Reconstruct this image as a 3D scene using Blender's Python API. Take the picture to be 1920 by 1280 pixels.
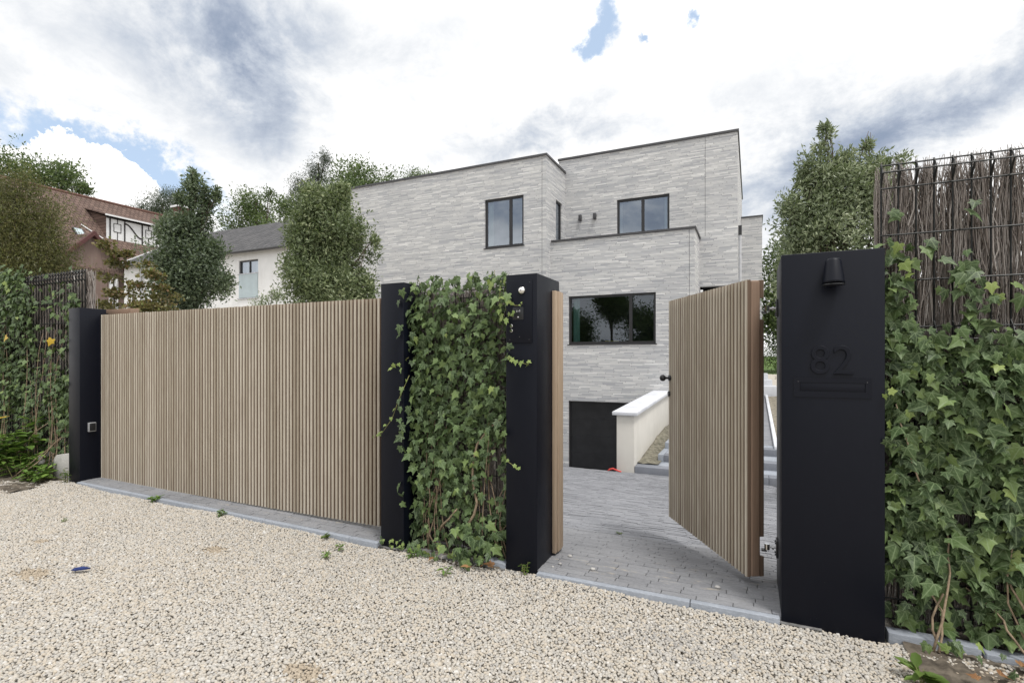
import bpy, bmesh, math, random
import numpy as np
from math import radians, sin, cos, pi, sqrt, atan2
from mathutils import Vector, Matrix

for _o in list(bpy.data.objects):
    bpy.data.objects.remove(_o)
SC = bpy.context.scene
COL = SC.collection
random.seed(7)

# ------------------------------------------------------------------ camera
cam_d = bpy.data.cameras.new('camera')
cam_d.sensor_width = 36.0
cam_d.lens = 36.0 * 974.0 / 1920.0
cam_d.shift_y = 30.0 / 1920.0
cam_d.clip_start = 0.05
cam_d.clip_end = 2000.0
cam = bpy.data.objects.new('camera', cam_d)
COL.objects.link(cam)
cam.location = (0, 0, 1.5)
YAW = 24.8
cam.rotation_euler = (radians(90), 0, radians(YAW))
SC.camera = cam

# ------------------------------------------------------------------ light
SUN_DIR = Vector((0.34, -0.22, 0.90)).normalized()      # towards the sun
SUN_EL = math.asin(SUN_DIR.z)
SUN_AZ = atan2(SUN_DIR.x, SUN_DIR.y)
sun_d = bpy.data.lights.new('sun', 'SUN')
sun_d.energy = 2.0
sun_d.angle = radians(14)
sun_d.color = (1.0, 0.965, 0.92)
sun = bpy.data.objects.new('sun', sun_d)
COL.objects.link(sun)
sun.rotation_euler = (-SUN_DIR).to_track_quat('-Z', 'Y').to_euler()
sun.location = (6, -8, 20)

SC.view_settings.view_transform = 'Standard'
SC.view_settings.look = 'None'
SC.view_settings.gamma = 1.0
SC.view_settings.use_curve_mapping = False
SC.view_settings.exposure = 0.42
SC.cycles.max_bounces = 8
SC.cycles.transparent_max_bounces = 12


class NT:
    """small node helper"""
    def __init__(self, tree):
        self.t = tree
        self.n = tree.nodes
        self.l = tree.links

    def new(self, kind, **kw):
        nd = self.n.new(kind)
        for k, v in kw.items():
            setattr(nd, k, v)
        return nd

    def put(self, sock, v):
        if v is None:
            return
        if hasattr(v, 'is_output'):
            self.l.new(v, sock)
        else:
            if sock.type == 'RGBA' and len(v) == 3:
                v = (*v, 1.0)
            sock.default_value = v

    def math(self, op, a, b=None, c=None, clamp=False):
        nd = self.new('ShaderNodeMath', operation=op, use_clamp=clamp)
        self.put(nd.inputs[0], a)
        self.put(nd.inputs[1], b)
        self.put(nd.inputs[2], c)
        return nd.outputs[0]

    def vmath(self, op, a, b=None, out=0):
        nd = self.new('ShaderNodeVectorMath', operation=op)
        self.put(nd.inputs[0], a)
        if op == 'SCALE':
            self.put(nd.inputs[3], b)
        else:
            self.put(nd.inputs[1], b)
        return nd.outputs['Value'] if op in ('DOT_PRODUCT', 'LENGTH', 'DISTANCE') else nd.outputs[0]

    def noise(self, vec, scale, detail=4, rough=0.5, dist=0.0, col=False):
        nd = self.new('ShaderNodeTexNoise')
        self.put(nd.inputs['Vector'], vec)
        nd.inputs['Scale'].default_value = scale
        nd.inputs['Detail'].default_value = detail
        nd.inputs['Roughness'].default_value = rough
        nd.inputs['Distortion'].default_value = dist
        return nd.outputs['Color' if col else 'Fac']

    def white(self, vec):
        nd = self.new('ShaderNodeTexWhiteNoise', noise_dimensions='3D')
        self.put(nd.inputs['Vector'], vec)
        return nd.outputs['Value']

    def ramp(self, fac, stops, interp='LINEAR'):
        nd = self.new('ShaderNodeValToRGB')
        nd.color_ramp.interpolation = interp
        els = nd.color_ramp.elements
        while len(els) < len(stops):
            els.new(0.5)
        for e, (p, c) in zip(els, stops):
            e.position = p
            e.color = (*c, 1.0) if len(c) == 3 else c
        self.put(nd.inputs[0], fac)
        return nd.outputs[0]

    def mix(self, fac, a, b, blend='MIX'):
        nd = self.new('ShaderNodeMix', data_type='RGBA', blend_type=blend)
        self.put(nd.inputs[0], fac)
        self.put(nd.inputs[6], a)
        self.put(nd.inputs[7], b)
        return nd.outputs[2]

    def smooth(self, v, lo, hi, a=0.0, b=1.0):
        nd = self.new('ShaderNodeMapRange', interpolation_type='SMOOTHSTEP')
        self.put(nd.inputs[0], v)
        nd.inputs[1].default_value = lo
        nd.inputs[2].default_value = hi
        nd.inputs[3].default_value = a
        nd.inputs[4].default_value = b
        return nd.outputs[0]

    def sep(self, v):
        nd = self.new('ShaderNodeSeparateXYZ')
        self.put(nd.inputs[0], v)
        return nd.outputs[0], nd.outputs[1], nd.outputs[2]

    def comb(self, x, y, z):
        nd = self.new('ShaderNodeCombineXYZ')
        for i, v in enumerate((x, y, z)):
            self.put(nd.inputs[i], v)
        return nd.outputs[0]

    def scale(self, v, s):
        return self.vmath('MULTIPLY', v, s)


# ------------------------------------------------------------------ sky
def build_world():
    w = bpy.data.worlds.new('World')
    SC.world = w
    w.use_nodes = True
    t = NT(w.node_tree)
    t.n.clear()
    out = t.new('ShaderNodeOutputWorld')
    bg = t.new('ShaderNodeBackground')
    STR = 0.085
    bg.inputs['Strength'].default_value = STR
    sky = t.new('ShaderNodeTexSky', sky_type='NISHITA')
    sky.sun_disc = False
    sky.sun_elevation = SUN_EL
    sky.sun_rotation = SUN_AZ
    sky.air_density = 1.0
    sky.dust_density = 0.6
    sky.ozone_density = 1.5
    d = t.new('ShaderNodeTexCoord').outputs['Generated']
    x, y, z = t.sep(d)
    zz = t.math('ADD', t.math('MAXIMUM', z, 0.0), 0.30)
    p = t.comb(t.math('DIVIDE', x, zz), t.math('DIVIDE', y, zz), 0.0)
    big = t.noise(p, 1.15, 10, 0.62, 0.25)
    fine = t.noise(p, 3.8, 12, 0.66, 0.25)
    wcol = t.noise(d, 3.6, 12, 0.64, 0.0, col=True)
    warp = t.vmath('SCALE', t.vmath('SUBTRACT', wcol, (0.5, 0.5, 0.5)), 0.30)
    dw = t.vmath('NORMALIZE', t.vmath('ADD', d, warp))

    yaw = radians(YAW)
    R = Vector((cos(yaw), sin(yaw), 0))
    F = Vector((-sin(yaw), cos(yaw), 0))

    def bank(u, v, su, sv, rot=0.0, c=None):
        """a bank of cloud: centre direction, angular half sizes and roll"""
        if c is None:
            c = (R * (u - 960) + F * 974 + Vector((0, 0, 670 - v))).normalized()
        else:
            c = Vector(c).normalized()
        e = Vector((0, 0, 1)).cross(c).normalized() * -1
        n = c.cross(e).normalized()
        if n.z < 0:
            n = -n
        e2 = e * cos(rot) + n * sin(rot)
        n2 = n * cos(rot) - e * sin(rot)
        du = t.math('DIVIDE', t.vmath('DOT_PRODUCT', dw, tuple(e2)), su)
        dv = t.math('DIVIDE', t.vmath('DOT_PRODUCT', dw, tuple(n2)), sv)
        s = t.math('ADD', t.math('MULTIPLY', du, du), t.math('MULTIPLY', dv, dv))
        g = t.math('EXPONENT', t.math('MULTIPLY', s, -1.0))
        front = t.math('GREATER_THAN', t.vmath('DOT_PRODUCT', d, tuple(c)), 0.0)
        return t.math('MULTIPLY', g, front)

    def total(lst):
        s = lst[0]
        for q in lst[1:]:
            s = t.math('ADD', s, q)
        return s

    # grey undersides of the clouds
    dark = total([t.math('MULTIPLY', bank(425, 80, 0.095, 0.10, -0.6), 0.52),
                  t.math('MULTIPLY', bank(150, 70, 0.34, 0.17), 0.17),
                  t.math('MULTIPLY', bank(480, 190, 0.10, 0.08), 0.16),
                  t.math('MULTIPLY', bank(980, 268, 0.17, 0.036), 0.38),
                  t.math('MULTIPLY', bank(1790, 180, 0.24, 0.060, 0.34), 0.55),
                  t.math('MULTIPLY', bank(1480, 320, 0.16, 0.16), 0.26),
                  t.math('MULTIPLY', bank(700, 50, 0.16, 0.08), 0.22),
                  t.math('MULTIPLY', bank(1130, 200, 0.06, 0.10, -0.5), 0.16),
                  t.math('MULTIPLY', bank(0, 0, 0.42, 0.085, 0.1, (-0.40, -1.0, 0.37)), 0.62)])
    far = t.smooth(t.math('ADD', t.math('MULTIPLY', big, 0.7), t.math('MULTIPLY', fine, 0.3)), 0.45, 0.70)
    m = t.math('ADD', t.math('MULTIPLY', dark, t.smooth(fine, 0.28, 0.66, 0.35, 1.45)),
               t.math('MULTIPLY', far, 0.16), clamp=True)
    # openings where the blue sky shows
    gap = total([t.math('MULTIPLY', bank(1130, 30, 0.028, 0.062, -0.1), 1.0),
                 t.math('MULTIPLY', bank(1100, 85, 0.030, 0.018, 0.3), 0.8),
                 t.math('MULTIPLY', bank(1230, 98, 0.012, 0.008), 0.9),
                 t.math('MULTIPLY', bank(1333, 62, 0.012, 0.016), 0.9),
                 t.math('MULTIPLY', bank(250, 318, 0.13, 0.024, -0.36), 1.15),
                 t.math('MULTIPLY', bank(60, 262, 0.08, 0.02, -0.2), 0.8)])
    gm = t.smooth(t.math('ADD', gap, t.math('MULTIPLY', t.math('SUBTRACT', fine, 0.5), 1.7)), 0.22, 0.95)
    # billowing cumulus low on the left, in front of the gap
    cum = total([bank(170, 335, 0.045, 0.040), bank(110, 345, 0.05, 0.045), bank(235, 375, 0.03, 0.03), bank(40, 330, 0.05, 0.04)])
    cm = t.smooth(t.math('ADD', cum, t.math('MULTIPLY', t.math('SUBTRACT', fine, 0.5), 0.8)), 0.42, 0.55)
    gm = t.math('MULTIPLY', gm, t.math('SUBTRACT', 1.0, cm))
    m = t.math('MULTIPLY', m, t.math('SUBTRACT', 1.0, t.math('MULTIPLY', cm, 0.85)))
    cloud = t.ramp(m, [(0.0, (12.4, 12.3, 12.2)), (0.10, (9.6, 9.6, 9.6)), (0.28, (7.5, 7.75, 8.1)), (0.48, (5.3, 5.8, 6.6)),
                       (0.75, (3.4, 3.95, 5.0)), (1.0, (2.4, 3.0, 4.1))])
    blue = t.mix(0.7, t.vmath('SCALE', sky.outputs[0], 1.6), (5.6, 6.9, 8.6))
    col = t.mix(gm, cloud, blue)
    t.l.new(col, bg.inputs['Color'])
    t.l.new(bg.outputs[0], out.inputs[0])


build_world()

# ------------------------------------------------------------------ helpers: meshes and objects
def to_mesh(name, verts, faces, mat=None, smooth=False):
    me = bpy.data.meshes.new(name)
    me.from_pydata([tuple(v) for v in verts], [], faces)
    if mat:
        me.materials.append(mat)
    if smooth:
        me.polygons.foreach_set('use_smooth', [True] * len(me.polygons))
    me.update()
    return me


def np_mesh(name, V, Fq, mat, smooth=False, attrs=None, uv=None):
    """V (n,3), Fq (m,k) uniform faces, attrs: {name: per vertex float}"""
    me = bpy.data.meshes.new(name)
    n, (m, k) = len(V), Fq.shape
    me.vertices.add(n)
    me.vertices.foreach_set('co', np.ascontiguousarray(V, dtype=np.float32).ravel())
    me.loops.add(m * k)
    me.loops.foreach_set('vertex_index', np.ascontiguousarray(Fq, dtype=np.int32).ravel())
    me.polygons.add(m)
    me.polygons.foreach_set('loop_start', np.arange(0, m * k, k, dtype=np.int32))
    me.polygons.foreach_set('loop_total', np.full(m, k, dtype=np.int32))
    me.polygons.foreach_set('use_smooth', np.full(m, smooth, dtype=bool))
    if attrs:
        for an, av in attrs.items():
            a = me.attributes.new(an, 'FLOAT', 'POINT')
            a.data.foreach_set('value', np.ascontiguousarray(av, dtype=np.float32))
    if uv is not None:
        u = me.uv_layers.new(name='UVMap')
        u.data.foreach_set('uv', np.ascontiguousarray(uv[Fq.ravel()], dtype=np.float32).ravel())
    if mat:
        me.materials.append(mat)
    me.update(calc_edges=True)
    me.validate()
    return me


def link(name, data, parent=None, loc=(0, 0, 0), rot=(0, 0, 0), scl=None):
    o = bpy.data.objects.new(name, data)
    COL.objects.link(o)
    o.parent = parent
    o.location = loc
    o.rotation_euler = rot
    if scl:
        o.scale = scl
    return o


def tag(o, label=None, cat=None, group=None, kind=None):
    if label:
        o['label'] = label
    if cat:
        o['category'] = cat
    if group:
        o['group'] = group
    if kind:
        o['kind'] = kind
    return o


def thing(name, label, cat, loc=(0, 0, 0), rotz=0.0, group=None):
    o = link(name, None, None, loc, (0, 0, rotz))
    o.empty_display_size = 0.2
    return tag(o, label, cat, group)


def org(parent):
    v = Vector((0, 0, 0))
    while parent is not None:
        v += parent.location
        parent = parent.parent
    return v


class MB:
    """collects shapes in world coordinates (or in the parent's own, local=True)"""
    def __init__(self):
        self.v = []
        self.f = []

    def add(self, verts, faces):
        b = len(self.v)
        self.v += [Vector(q) for q in verts]
        self.f += [[b + i for i in f] for f in faces]
        return self

    def box(self, x0, x1, y0, y1, z0, z1):
        return self.add([(x0, y0, z0), (x1, y0, z0), (x1, y1, z0), (x0, y1, z0),
                         (x0, y0, z1), (x1, y0, z1), (x1, y1, z1), (x0, y1, z1)],
                        [[0, 3, 2, 1], [4, 5, 6, 7], [0, 1, 5, 4], [1, 2, 6, 5], [2, 3, 7, 6], [3, 0, 4, 7]])

    def prism(self, poly, axis, a0, a1):
        """extrude a 2D polygon along an axis ('x': poly in (y,z), 'y': (x,z), 'z': (x,y))"""
        n = len(poly)
        mk = {'x': lambda p, a: (a, p[0], p[1]), 'y': lambda p, a: (p[0], a, p[1]), 'z': lambda p, a: (p[0], p[1], a)}[axis]
        vs = [mk(p, a0) for p in poly] + [mk(p, a1) for p in poly]
        fs = [[i, (i + 1) % n, n + (i + 1) % n, n + i] for i in range(n)]
        fs += [list(range(n))[::-1], list(range(n, 2 * n))]
        return self.add(vs, fs)

    def tube(self, pts, radii, ns=8, cap=True):
        pts = [Vector(p) for p in pts]
        if not hasattr(radii, '__len__'):
            radii = [radii] * len(pts)
        rings, vs, fs = [], [], []
        prev = None
        for i, p in enumerate(pts):
            d = (pts[min(i + 1, len(pts) - 1)] - pts[max(i - 1, 0)]).normalized()
            if prev is None:
                ref = Vector((0, 0, 1)) if abs(d.z) < 0.9 else Vector((1, 0, 0))
                a = d.cross(ref).normalized()
            else:
                a = (prev - d * prev.dot(d)).normalized()
            prev = a
            b = d.cross(a)
            for k in range(ns):
                th = 2 * pi * k / ns
                vs.append(p + (a * cos(th) + b * sin(th)) * radii[i])
        for i in range(len(pts) - 1):
            for k in range(ns):
                k2 = (k + 1) % ns
                fs.append([i * ns + k, i * ns + k2, (i + 1) * ns + k2, (i + 1) * ns + k])
        if cap:
            fs.append(list(range(ns))[::-1])
            fs.append([(len(pts) - 1) * ns + k for k in range(ns)])
        return self.add(vs, fs)

    def ball(self, c, r, nu=16, nv=10, sx=1, sy=1, sz=1):
        c = Vector(c)
        vs, fs = [], []
        for j in range(nv + 1):
            ph = pi * j / nv
            for i in range(nu):
                th = 2 * pi * i / nu
                vs.append(c + Vector((r * sx * sin(ph) * cos(th), r * sy * sin(ph) * sin(th), r * sz * cos(ph))))
        for j in range(nv):
            for i in range(nu):
                i2 = (i + 1) % nu
                fs.append([j * nu + i, (j + 1) * nu + i, (j + 1) * nu + i2, j * nu + i2])
        return self.add(vs, fs)

    def build(self, name, mat, parent=None, bevel=0.0, seg=2, smooth=False, local=False, loc=None):
        o0 = Vector((0, 0, 0)) if local else org(parent)
        if loc is not None and parent is None:
            o0 = Vector(loc)
        me = to_mesh(name, [v - o0 for v in self.v], self.f, mat, smooth)
        bm = bmesh.new()
        bm.from_mesh(me)
        bmesh.ops.remove_doubles(bm, verts=bm.verts, dist=1e-6)
        bmesh.ops.recalc_face_normals(bm, faces=bm.faces)
        if bevel > 0:
            es = [e for e in bm.edges if len(e.link_faces) == 2 and e.calc_face_angle(0) > 0.5]
            bmesh.ops.bevel(bm, geom=es, offset=bevel, segments=seg, affect='EDGES', profile=0.5)
        bm.to_mesh(me)
        bm.free()
        if bevel > 0:
            me.polygons.foreach_set('use_smooth', [True] * len(me.polygons))
            try:
                me.set_sharp_from_angle(angle=radians(40))
            except Exception:
                pass
        me.update()
        return link(name, me, parent, loc if (loc is not None and parent is None) else (0, 0, 0))


def box(name, x0, x1, y0, y1, z0, z1, mat, parent=None, bevel=0.0, **kw):
    return MB().box(x0, x1, y0, y1, z0, z1).build(name, mat, parent, bevel, **kw)


# ------------------------------------------------------------------ materials
def new_mat(name):
    m = bpy.data.materials.new(name)
    m.use_nodes = True
    t = NT(m.node_tree)
    t.n.clear()
    t.out = t.new('ShaderNodeOutputMaterial')
    t.bsdf = t.new('ShaderNodeBsdfPrincipled')
    t.l.new(t.bsdf.outputs[0], t.out.inputs['Surface'])
    t.obj = t.new('ShaderNodeTexCoord').outputs['Object']
    t.pos = t.new('ShaderNodeNewGeometry').outputs['Position']
    return m, t


def setp(t, color=None, rough=None, metal=None, spec=None, normal=None):
    b = t.bsdf
    t.put(b.inputs['Base Color'], color)
    t.put(b.inputs['Roughness'], rough)
    t.put(b.inputs['Metallic'], metal)
    t.put(b.inputs['Specular IOR Level'], spec)
    if normal is not None:
        t.l.new(normal, b.inputs['Normal'])


def bump(t, h, strength=0.3, dist=0.01):
    nd = t.new('ShaderNodeBump')
    nd.inputs['Strength'].default_value = strength
    nd.inputs['Distance'].default_value = dist
    t.l.new(h, nd.inputs['Height'])
    return nd.outputs[0]


def simple(name, color, rough=0.6, metal=0.0, spec=0.5, var=0.12, nscale=8.0, bmp=0.0, bscale=60.0):
    m, t = new_mat(name)
    n = t.noise(t.pos, nscale, 5, 0.6)
    c = t.mix(t.math('MULTIPLY', t.smooth(n, 0.3, 0.7), 1.0), tuple(q * (1 - var) for q in color), tuple(min(1, q * (1 + var)) for q in color))
    rr = t.math('ADD', t.math('MULTIPLY', t.noise(t.pos, nscale * 3, 4), 0.14), rough - 0.07)
    setp(t, c, rr, metal, spec)
    if bmp:
        t.l.new(bump(t, t.noise(t.pos, bscale, 5), bmp, 0.004), t.bsdf.inputs['Normal'])
    return m


M = {}


def mats():
    # powder coated metal: satin, near black with a little dust low down and rain marks
    m, t = new_mat('black_metal')
    x, y, z = t.sep(t.pos)
    dust = t.smooth(t.noise(t.scale(t.pos, (9, 9, 1.4)), 2.2, 6, 0.65), 0.48, 0.80)
    speck = t.smooth(t.noise(t.pos, 130, 2, 0.5), 0.74, 0.80)
    low = t.smooth(z, 0.55, 0.0)
    c = t.mix(t.math('MULTIPLY', dust, 0.30), (0.0030, 0.0042, 0.0095), (0.0065, 0.0082, 0.0145))
    c = t.mix(t.math('MULTIPLY', speck, t.math('ADD', t.math('MULTIPLY', low, 0.8), 0.06)), c, (0.16, 0.15, 0.13))
    r = t.math('ADD', t.math('MULTIPLY', t.noise(t.pos, 6, 5, 0.6), 0.16), 0.36)
    setp(t, c, r, 0.0, 0.21, bump(t, t.noise(t.pos, 420, 2), 0.06, 0.001))
    M['black'] = m
    M['blackpl'] = simple('black_plastic', (0.014, 0.0145, 0.017), 0.3, 0, 0.5)
    M['frame'] = simple('window_frame', (0.020, 0.020, 0.022), 0.4, 0, 0.45)
    M['anthracite'] = simple('anthracite_trim', (0.060, 0.060, 0.064), 0.45, 0.2, 0.5)
    M['garage'] = simple('garage_coating', (0.0125, 0.0130, 0.0150), 0.48, 0, 0.35, 0.25, 3)
    M['chrome'] = simple('chrome', (0.75, 0.74, 0.72), 0.10, 1.0, 0.5, 0.03)
    M['steel'] = simple('galvanised_steel', (0.42, 0.42, 0.43), 0.35, 1.0, 0.5, 0.15)
    M['greymet'] = simple('light_grey_metal', (0.45, 0.46, 0.48), 0.4, 0.3, 0.5)

    # slats: silvered by the weather on the face, still brown down the sides
    def wood(name, face, face2, side, yface, objrand=True, sidew=0.012):
        m, t = new_mat(name)
        rnd = t.new('ShaderNodeObjectInfo').outputs['Random']
        x, y, z = t.sep(t.obj)
        off = t.comb(t.math('MULTIPLY', rnd, 37.0), t.math('MULTIPLY', rnd, 91.0), t.math('MULTIPLY', rnd, 53.0))
        g = t.noise(t.vmath('ADD', t.scale(t.obj, (55, 55, 1.6)), off), 2.4, 7, 0.6, 0.4)
        blot = t.noise(t.vmath('ADD', t.scale(t.obj, (3, 3, 1.1)), off), 1.7, 4, 0.6)
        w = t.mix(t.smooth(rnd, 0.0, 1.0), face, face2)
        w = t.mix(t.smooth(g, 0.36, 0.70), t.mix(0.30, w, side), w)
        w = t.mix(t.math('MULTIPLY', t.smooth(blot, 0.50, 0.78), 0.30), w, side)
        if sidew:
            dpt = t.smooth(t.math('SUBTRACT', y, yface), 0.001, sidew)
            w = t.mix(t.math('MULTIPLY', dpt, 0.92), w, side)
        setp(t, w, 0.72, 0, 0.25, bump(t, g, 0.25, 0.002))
        M[name] = m
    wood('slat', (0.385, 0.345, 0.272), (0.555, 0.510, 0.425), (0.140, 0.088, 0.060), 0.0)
    wood('leaf_wood', (0.265, 0.185, 0.135), (0.265, 0.185, 0.135), (0.155, 0.098, 0.068), 0.0, sidew=0)
    wood('jamb', (0.40, 0.315, 0.232), (0.40, 0.315, 0.232), (0.20, 0.125, 0.078), 0.0, sidew=0)
    M['backing'] = simple('backing_board', (0.055, 0.030, 0.020), 0.75, 0, 0.2, 0.2, 20)

    # long thin grey bricks, laid in wild bond with shallow joints
    m, t = new_mat('long_brick')
    x, y, z = t.sep(t.pos)
    H, W = 0.0445, 1.25
    u = t.math('ADD', x, t.math('MULTIPLY', y, 1.0))
    rowf = t.math('DIVIDE', z, H)
    row = t.math('FLOOR', rowf)
    rrow = t.white(t.comb(row, 3.7, 1.3))
    uf = t.math('ADD', t.math('DIVIDE', u, W), t.math('MULTIPLY', rrow, 17.0))
    colm = t.math('FLOOR', uf)
    b = t.white(t.comb(row, colm, 0.5))
    # split some bricks into halves so that lengths vary
    half = t.math('FLOOR', t.math('MULTIPLY', t.math('FRACT', uf), 2.7))
    b2 = t.white(t.comb(row, colm, t.math('ADD', half, 4.5)))
    b = t.math('ADD', t.math('MULTIPLY', b, 0.40), t.math('MULTIPLY', b2, 0.60))
    brick = t.ramp(b, [(0.08, (0.42, 0.432, 0.462)), (0.32, (0.535, 0.545, 0.562)), (0.55, (0.625, 0.630, 0.632)),
                       (0.76, (0.72, 0.72, 0.712)), (0.95, (0.86, 0.86, 0.85))])
    brick = t.mix(t.math('MULTIPLY', t.smooth(t.noise(t.scale(t.pos, (3, 3, 30)), 1.5, 5, 0.65), 0.35, 0.7), 0.15), brick, (0.38, 0.375, 0.38))
    fz = t.math('FRACT', rowf)
    jz = t.math('MINIMUM', fz, t.math('SUBTRACT', 1.0, fz))
    fx = t.math('FRACT', uf)
    jx = t.math('MINIMUM', fx, t.math('SUBTRACT', 1.0, fx))
    joint = t.math('MINIMUM', t.smooth(jz, 0.05, 0.15), t.smooth(jx, 0.002, 0.010))
    c = t.mix(joint, (0.25, 0.25, 0.26), brick)
    big = t.noise(t.pos, 0.45, 5, 0.6)
    c = t.mix(t.smooth(big, 0.3, 0.75, 0.0, 0.12), c, (0.55, 0.55, 0.55), 'MULTIPLY')
    setp(t, c, 0.85, 0, 0.25, bump(t, t.math('ADD', joint, t.math('MULTIPLY', t.noise(t.pos, 40, 4), 0.4)), 0.8, 0.012))
    M['brick'] = m

    # white render with a few rain streaks
    def render(name, color, streak):
        m, t = new_mat(name)
        st = t.smooth(t.noise(t.scale(t.pos, (2.2, 2.2, 0.22)), 1.3, 6, 0.62), 0.47, 0.75)
        n = t.noise(t.pos, 1.7, 5, 0.6)
        c = t.mix(t.smooth(n, 0.3, 0.7), color, tuple(q * 0.93 for q in color))
        c = t.mix(t.math('MULTIPLY', st, streak), c, (0.40, 0.385, 0.35))
        setp(t, c, 0.9, 0, 0.2, bump(t, t.noise(t.pos, 55, 4), 0.25, 0.006))
        M[name] = m
    render('white_render', (0.83, 0.835, 0.835), 0.16)
    render('cream_render', (0.60, 0.58, 0.535), 0.22)
    render('brown_render', (0.205, 0.150, 0.130), 0.25)

    # roof tiles
    def tiles(name, c1, c2, row, colw, axis):
        m, t = new_mat(name)
        x, y, z = t.sep(t.pos)
        u = x if axis == 'x' else y
        rf = t.math('DIVIDE', z, row)
        r = t.math('FLOOR', rf)
        cf = t.math('ADD', t.math('DIVIDE', u, colw), t.math('MULTIPLY', t.math('MODULO', r, 2.0), 0.5))
        k = t.white(t.comb(r, t.math('FLOOR', cf), 0.3))
        c = t.mix(k, c1, c2)
        fz = t.math('FRACT', rf)
        fx = t.math('FRACT', cf)
        edge = t.math('MULTIPLY', t.smooth(fz, 0.0, 0.18), t.smooth(t.math('MINIMUM', fx, t.math('SUBTRACT', 1.0, fx)), 0.0, 0.12))
        c = t.mix(edge, tuple(q * 0.45 for q in c1), c)
        moss = t.smooth(t.noise(t.pos, 0.8, 6, 0.65), 0.5, 0.75)
        c = t.mix(t.math('MULTIPLY', moss, 0.45), c, tuple(q * 0.62 for q in c2))
        setp(t, c, 0.8, 0, 0.3, bump(t, t.math('SUBTRACT', edge, t.math('MULTIPLY', fz, 0.6)), 0.9, 0.03))
        M[name] = m
    tiles('red_tiles', (0.105, 0.070, 0.058), (0.165, 0.112, 0.092), 0.24, 0.34, 'y')
    tiles('grey_tiles', (0.062, 0.062, 0.066), (0.105, 0.103, 0.106), 0.22, 0.36, 'x')
    M['red_brick'] = simple('red_brick', (0.135, 0.075, 0.060), 0.85, 0, 0.2, 0.3, 12)
    M['timber_dark'] = simple('dark_timber', (0.022, 0.018, 0.018), 0.7, 0, 0.3)
    M['barge'] = simple('barge_board', (0.090, 0.038, 0.036), 0.6, 0, 0.3)
    M['white_paint'] = simple('white_paint', (0.72, 0.73, 0.74), 0.6, 0, 0.4, 0.05)
    M['frost'] = simple('frosted_panel', (0.42, 0.50, 0.53), 0.35, 0, 0.5, 0.06, 2)

    # window glass: coated panes that mirror the sky
    def glass(name, refl, tint):
        m, t = new_mat(name)
        t.n.remove(t.bsdf)
        tr = t.new('ShaderNodeBsdfTransparent')
        tr.inputs[0].default_value = (*tint, 1)
        gl = t.new('ShaderNodeBsdfGlossy')
        gl.inputs['Roughness'].default_value = 0.0
        gl.inputs['Color'].default_value = (0.82, 0.90, 1.0, 1)
        wob = t.noise(t.pos, 0.9, 2, 0.5)
        t.l.new(bump(t, wob, 0.04, 0.02), gl.inputs['Normal'])
        lw = t.new('ShaderNodeFresnel')
        lw.inputs[0].default_value = 1.5
        f = t.math('ADD', refl, t.math('MULTIPLY', lw.outputs[0], 1.0), clamp=True)
        mx = t.new('ShaderNodeMixShader')
        t.l.new(f, mx.inputs[0])
        t.l.new(tr.outputs[0], mx.inputs[1])
        t.l.new(gl.outputs[0], mx.inputs[2])
        t.l.new(mx.outputs[0], t.out.inputs['Surface'])
        M[name] = m
    glass('glass', 0.30, (0.55, 0.62, 0.62))
    glass('glass_low', 0.06, (0.45, 0.52, 0.52))
    M['curtain'] = simple('curtain', (0.62, 0.70, 0.68), 0.85, 0, 0.1, 0.06)
    M['teal_curtain'] = simple('teal_curtain', (0.42, 0.66, 0.60), 0.85, 0, 0.1, 0.06)
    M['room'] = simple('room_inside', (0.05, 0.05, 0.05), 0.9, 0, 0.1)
    M['yellow'] = simple('yellow_plastic', (0.62, 0.48, 0.03), 0.5)

    # blue stone and pavers
    def stone(name, c1, c2, rnd_from, jointy=True, stain=0.0):
        m, t = new_mat(name)
        if rnd_from == 'obj':
            rnd = t.new('ShaderNodeObjectInfo').outputs['Random']
        elif rnd_from == 'attr':
            rnd = t.new('ShaderNodeAttribute', attribute_name='rnd').outputs['Fac']
        else:
            rnd = t.noise(t.pos, 3, 2)
        g = t.noise(t.scale(t.pos, (30, 80, 80)), 1.5, 6, 0.7)
        g2 = t.noise(t.pos, 1.6, 5, 0.6)
        c = t.mix(rnd, c1, c2)
        c = t.mix(t.smooth(g, 0.40, 0.75, 0.0, 0.55), c, tuple(min(1, q * 1.55) for q in c2))
        c = t.mix(t.smooth(g2, 0.35, 0.7, 0.0, 0.30), c, tuple(q * 0.62 for q in c1))
        if stain:
            sx, sy, sz = t.sep(t.pos)
            sand = t.smooth(t.noise(t.scale(t.pos, (5, 16, 1)), 1.0, 6, 0.68), 0.55, 0.72)
            near = t.math('MULTIPLY', t.smooth(sy, 3.40, 3.52), t.smooth(sy, 3.98, 3.60))
            c = t.mix(t.math('MULTIPLY', t.math('MULTIPLY', sand, near), stain), c, (0.46, 0.40, 0.30))
        setp(t, c, 0.82, 0, 0.3, bump(t, t.math('ADD', g, t.math('MULTIPLY', t.noise(t.pos, 160, 3), 0.5)), 0.45, 0.004))
        M[name] = m
    stone('paver', (0.185, 0.189, 0.202), (0.222, 0.226, 0.238), 'obj', stain=0.75)
    stone('paver_stuff', (0.190, 0.196, 0.214), (0.238, 0.243, 0.260), 'attr')
    stone('bluestone', (0.235, 0.260, 0.300), (0.300, 0.322, 0.358), 'noise')
    stone('bluestone_dark', (0.140, 0.152, 0.178), (0.205, 0.215, 0.240), 'noise')
    stone('coping_stone', (0.49, 0.51, 0.55), (0.58, 0.59, 0.62), 'noise')
    stone('concrete', (0.36, 0.35, 0.335), (0.46, 0.45, 0.43), 'noise')

    # bed of the pavers
    M['sand_bed'] = simple('sand_bed', (0.165, 0.163, 0.160), 0.9, 0, 0.2, 0.35, 30)
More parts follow.
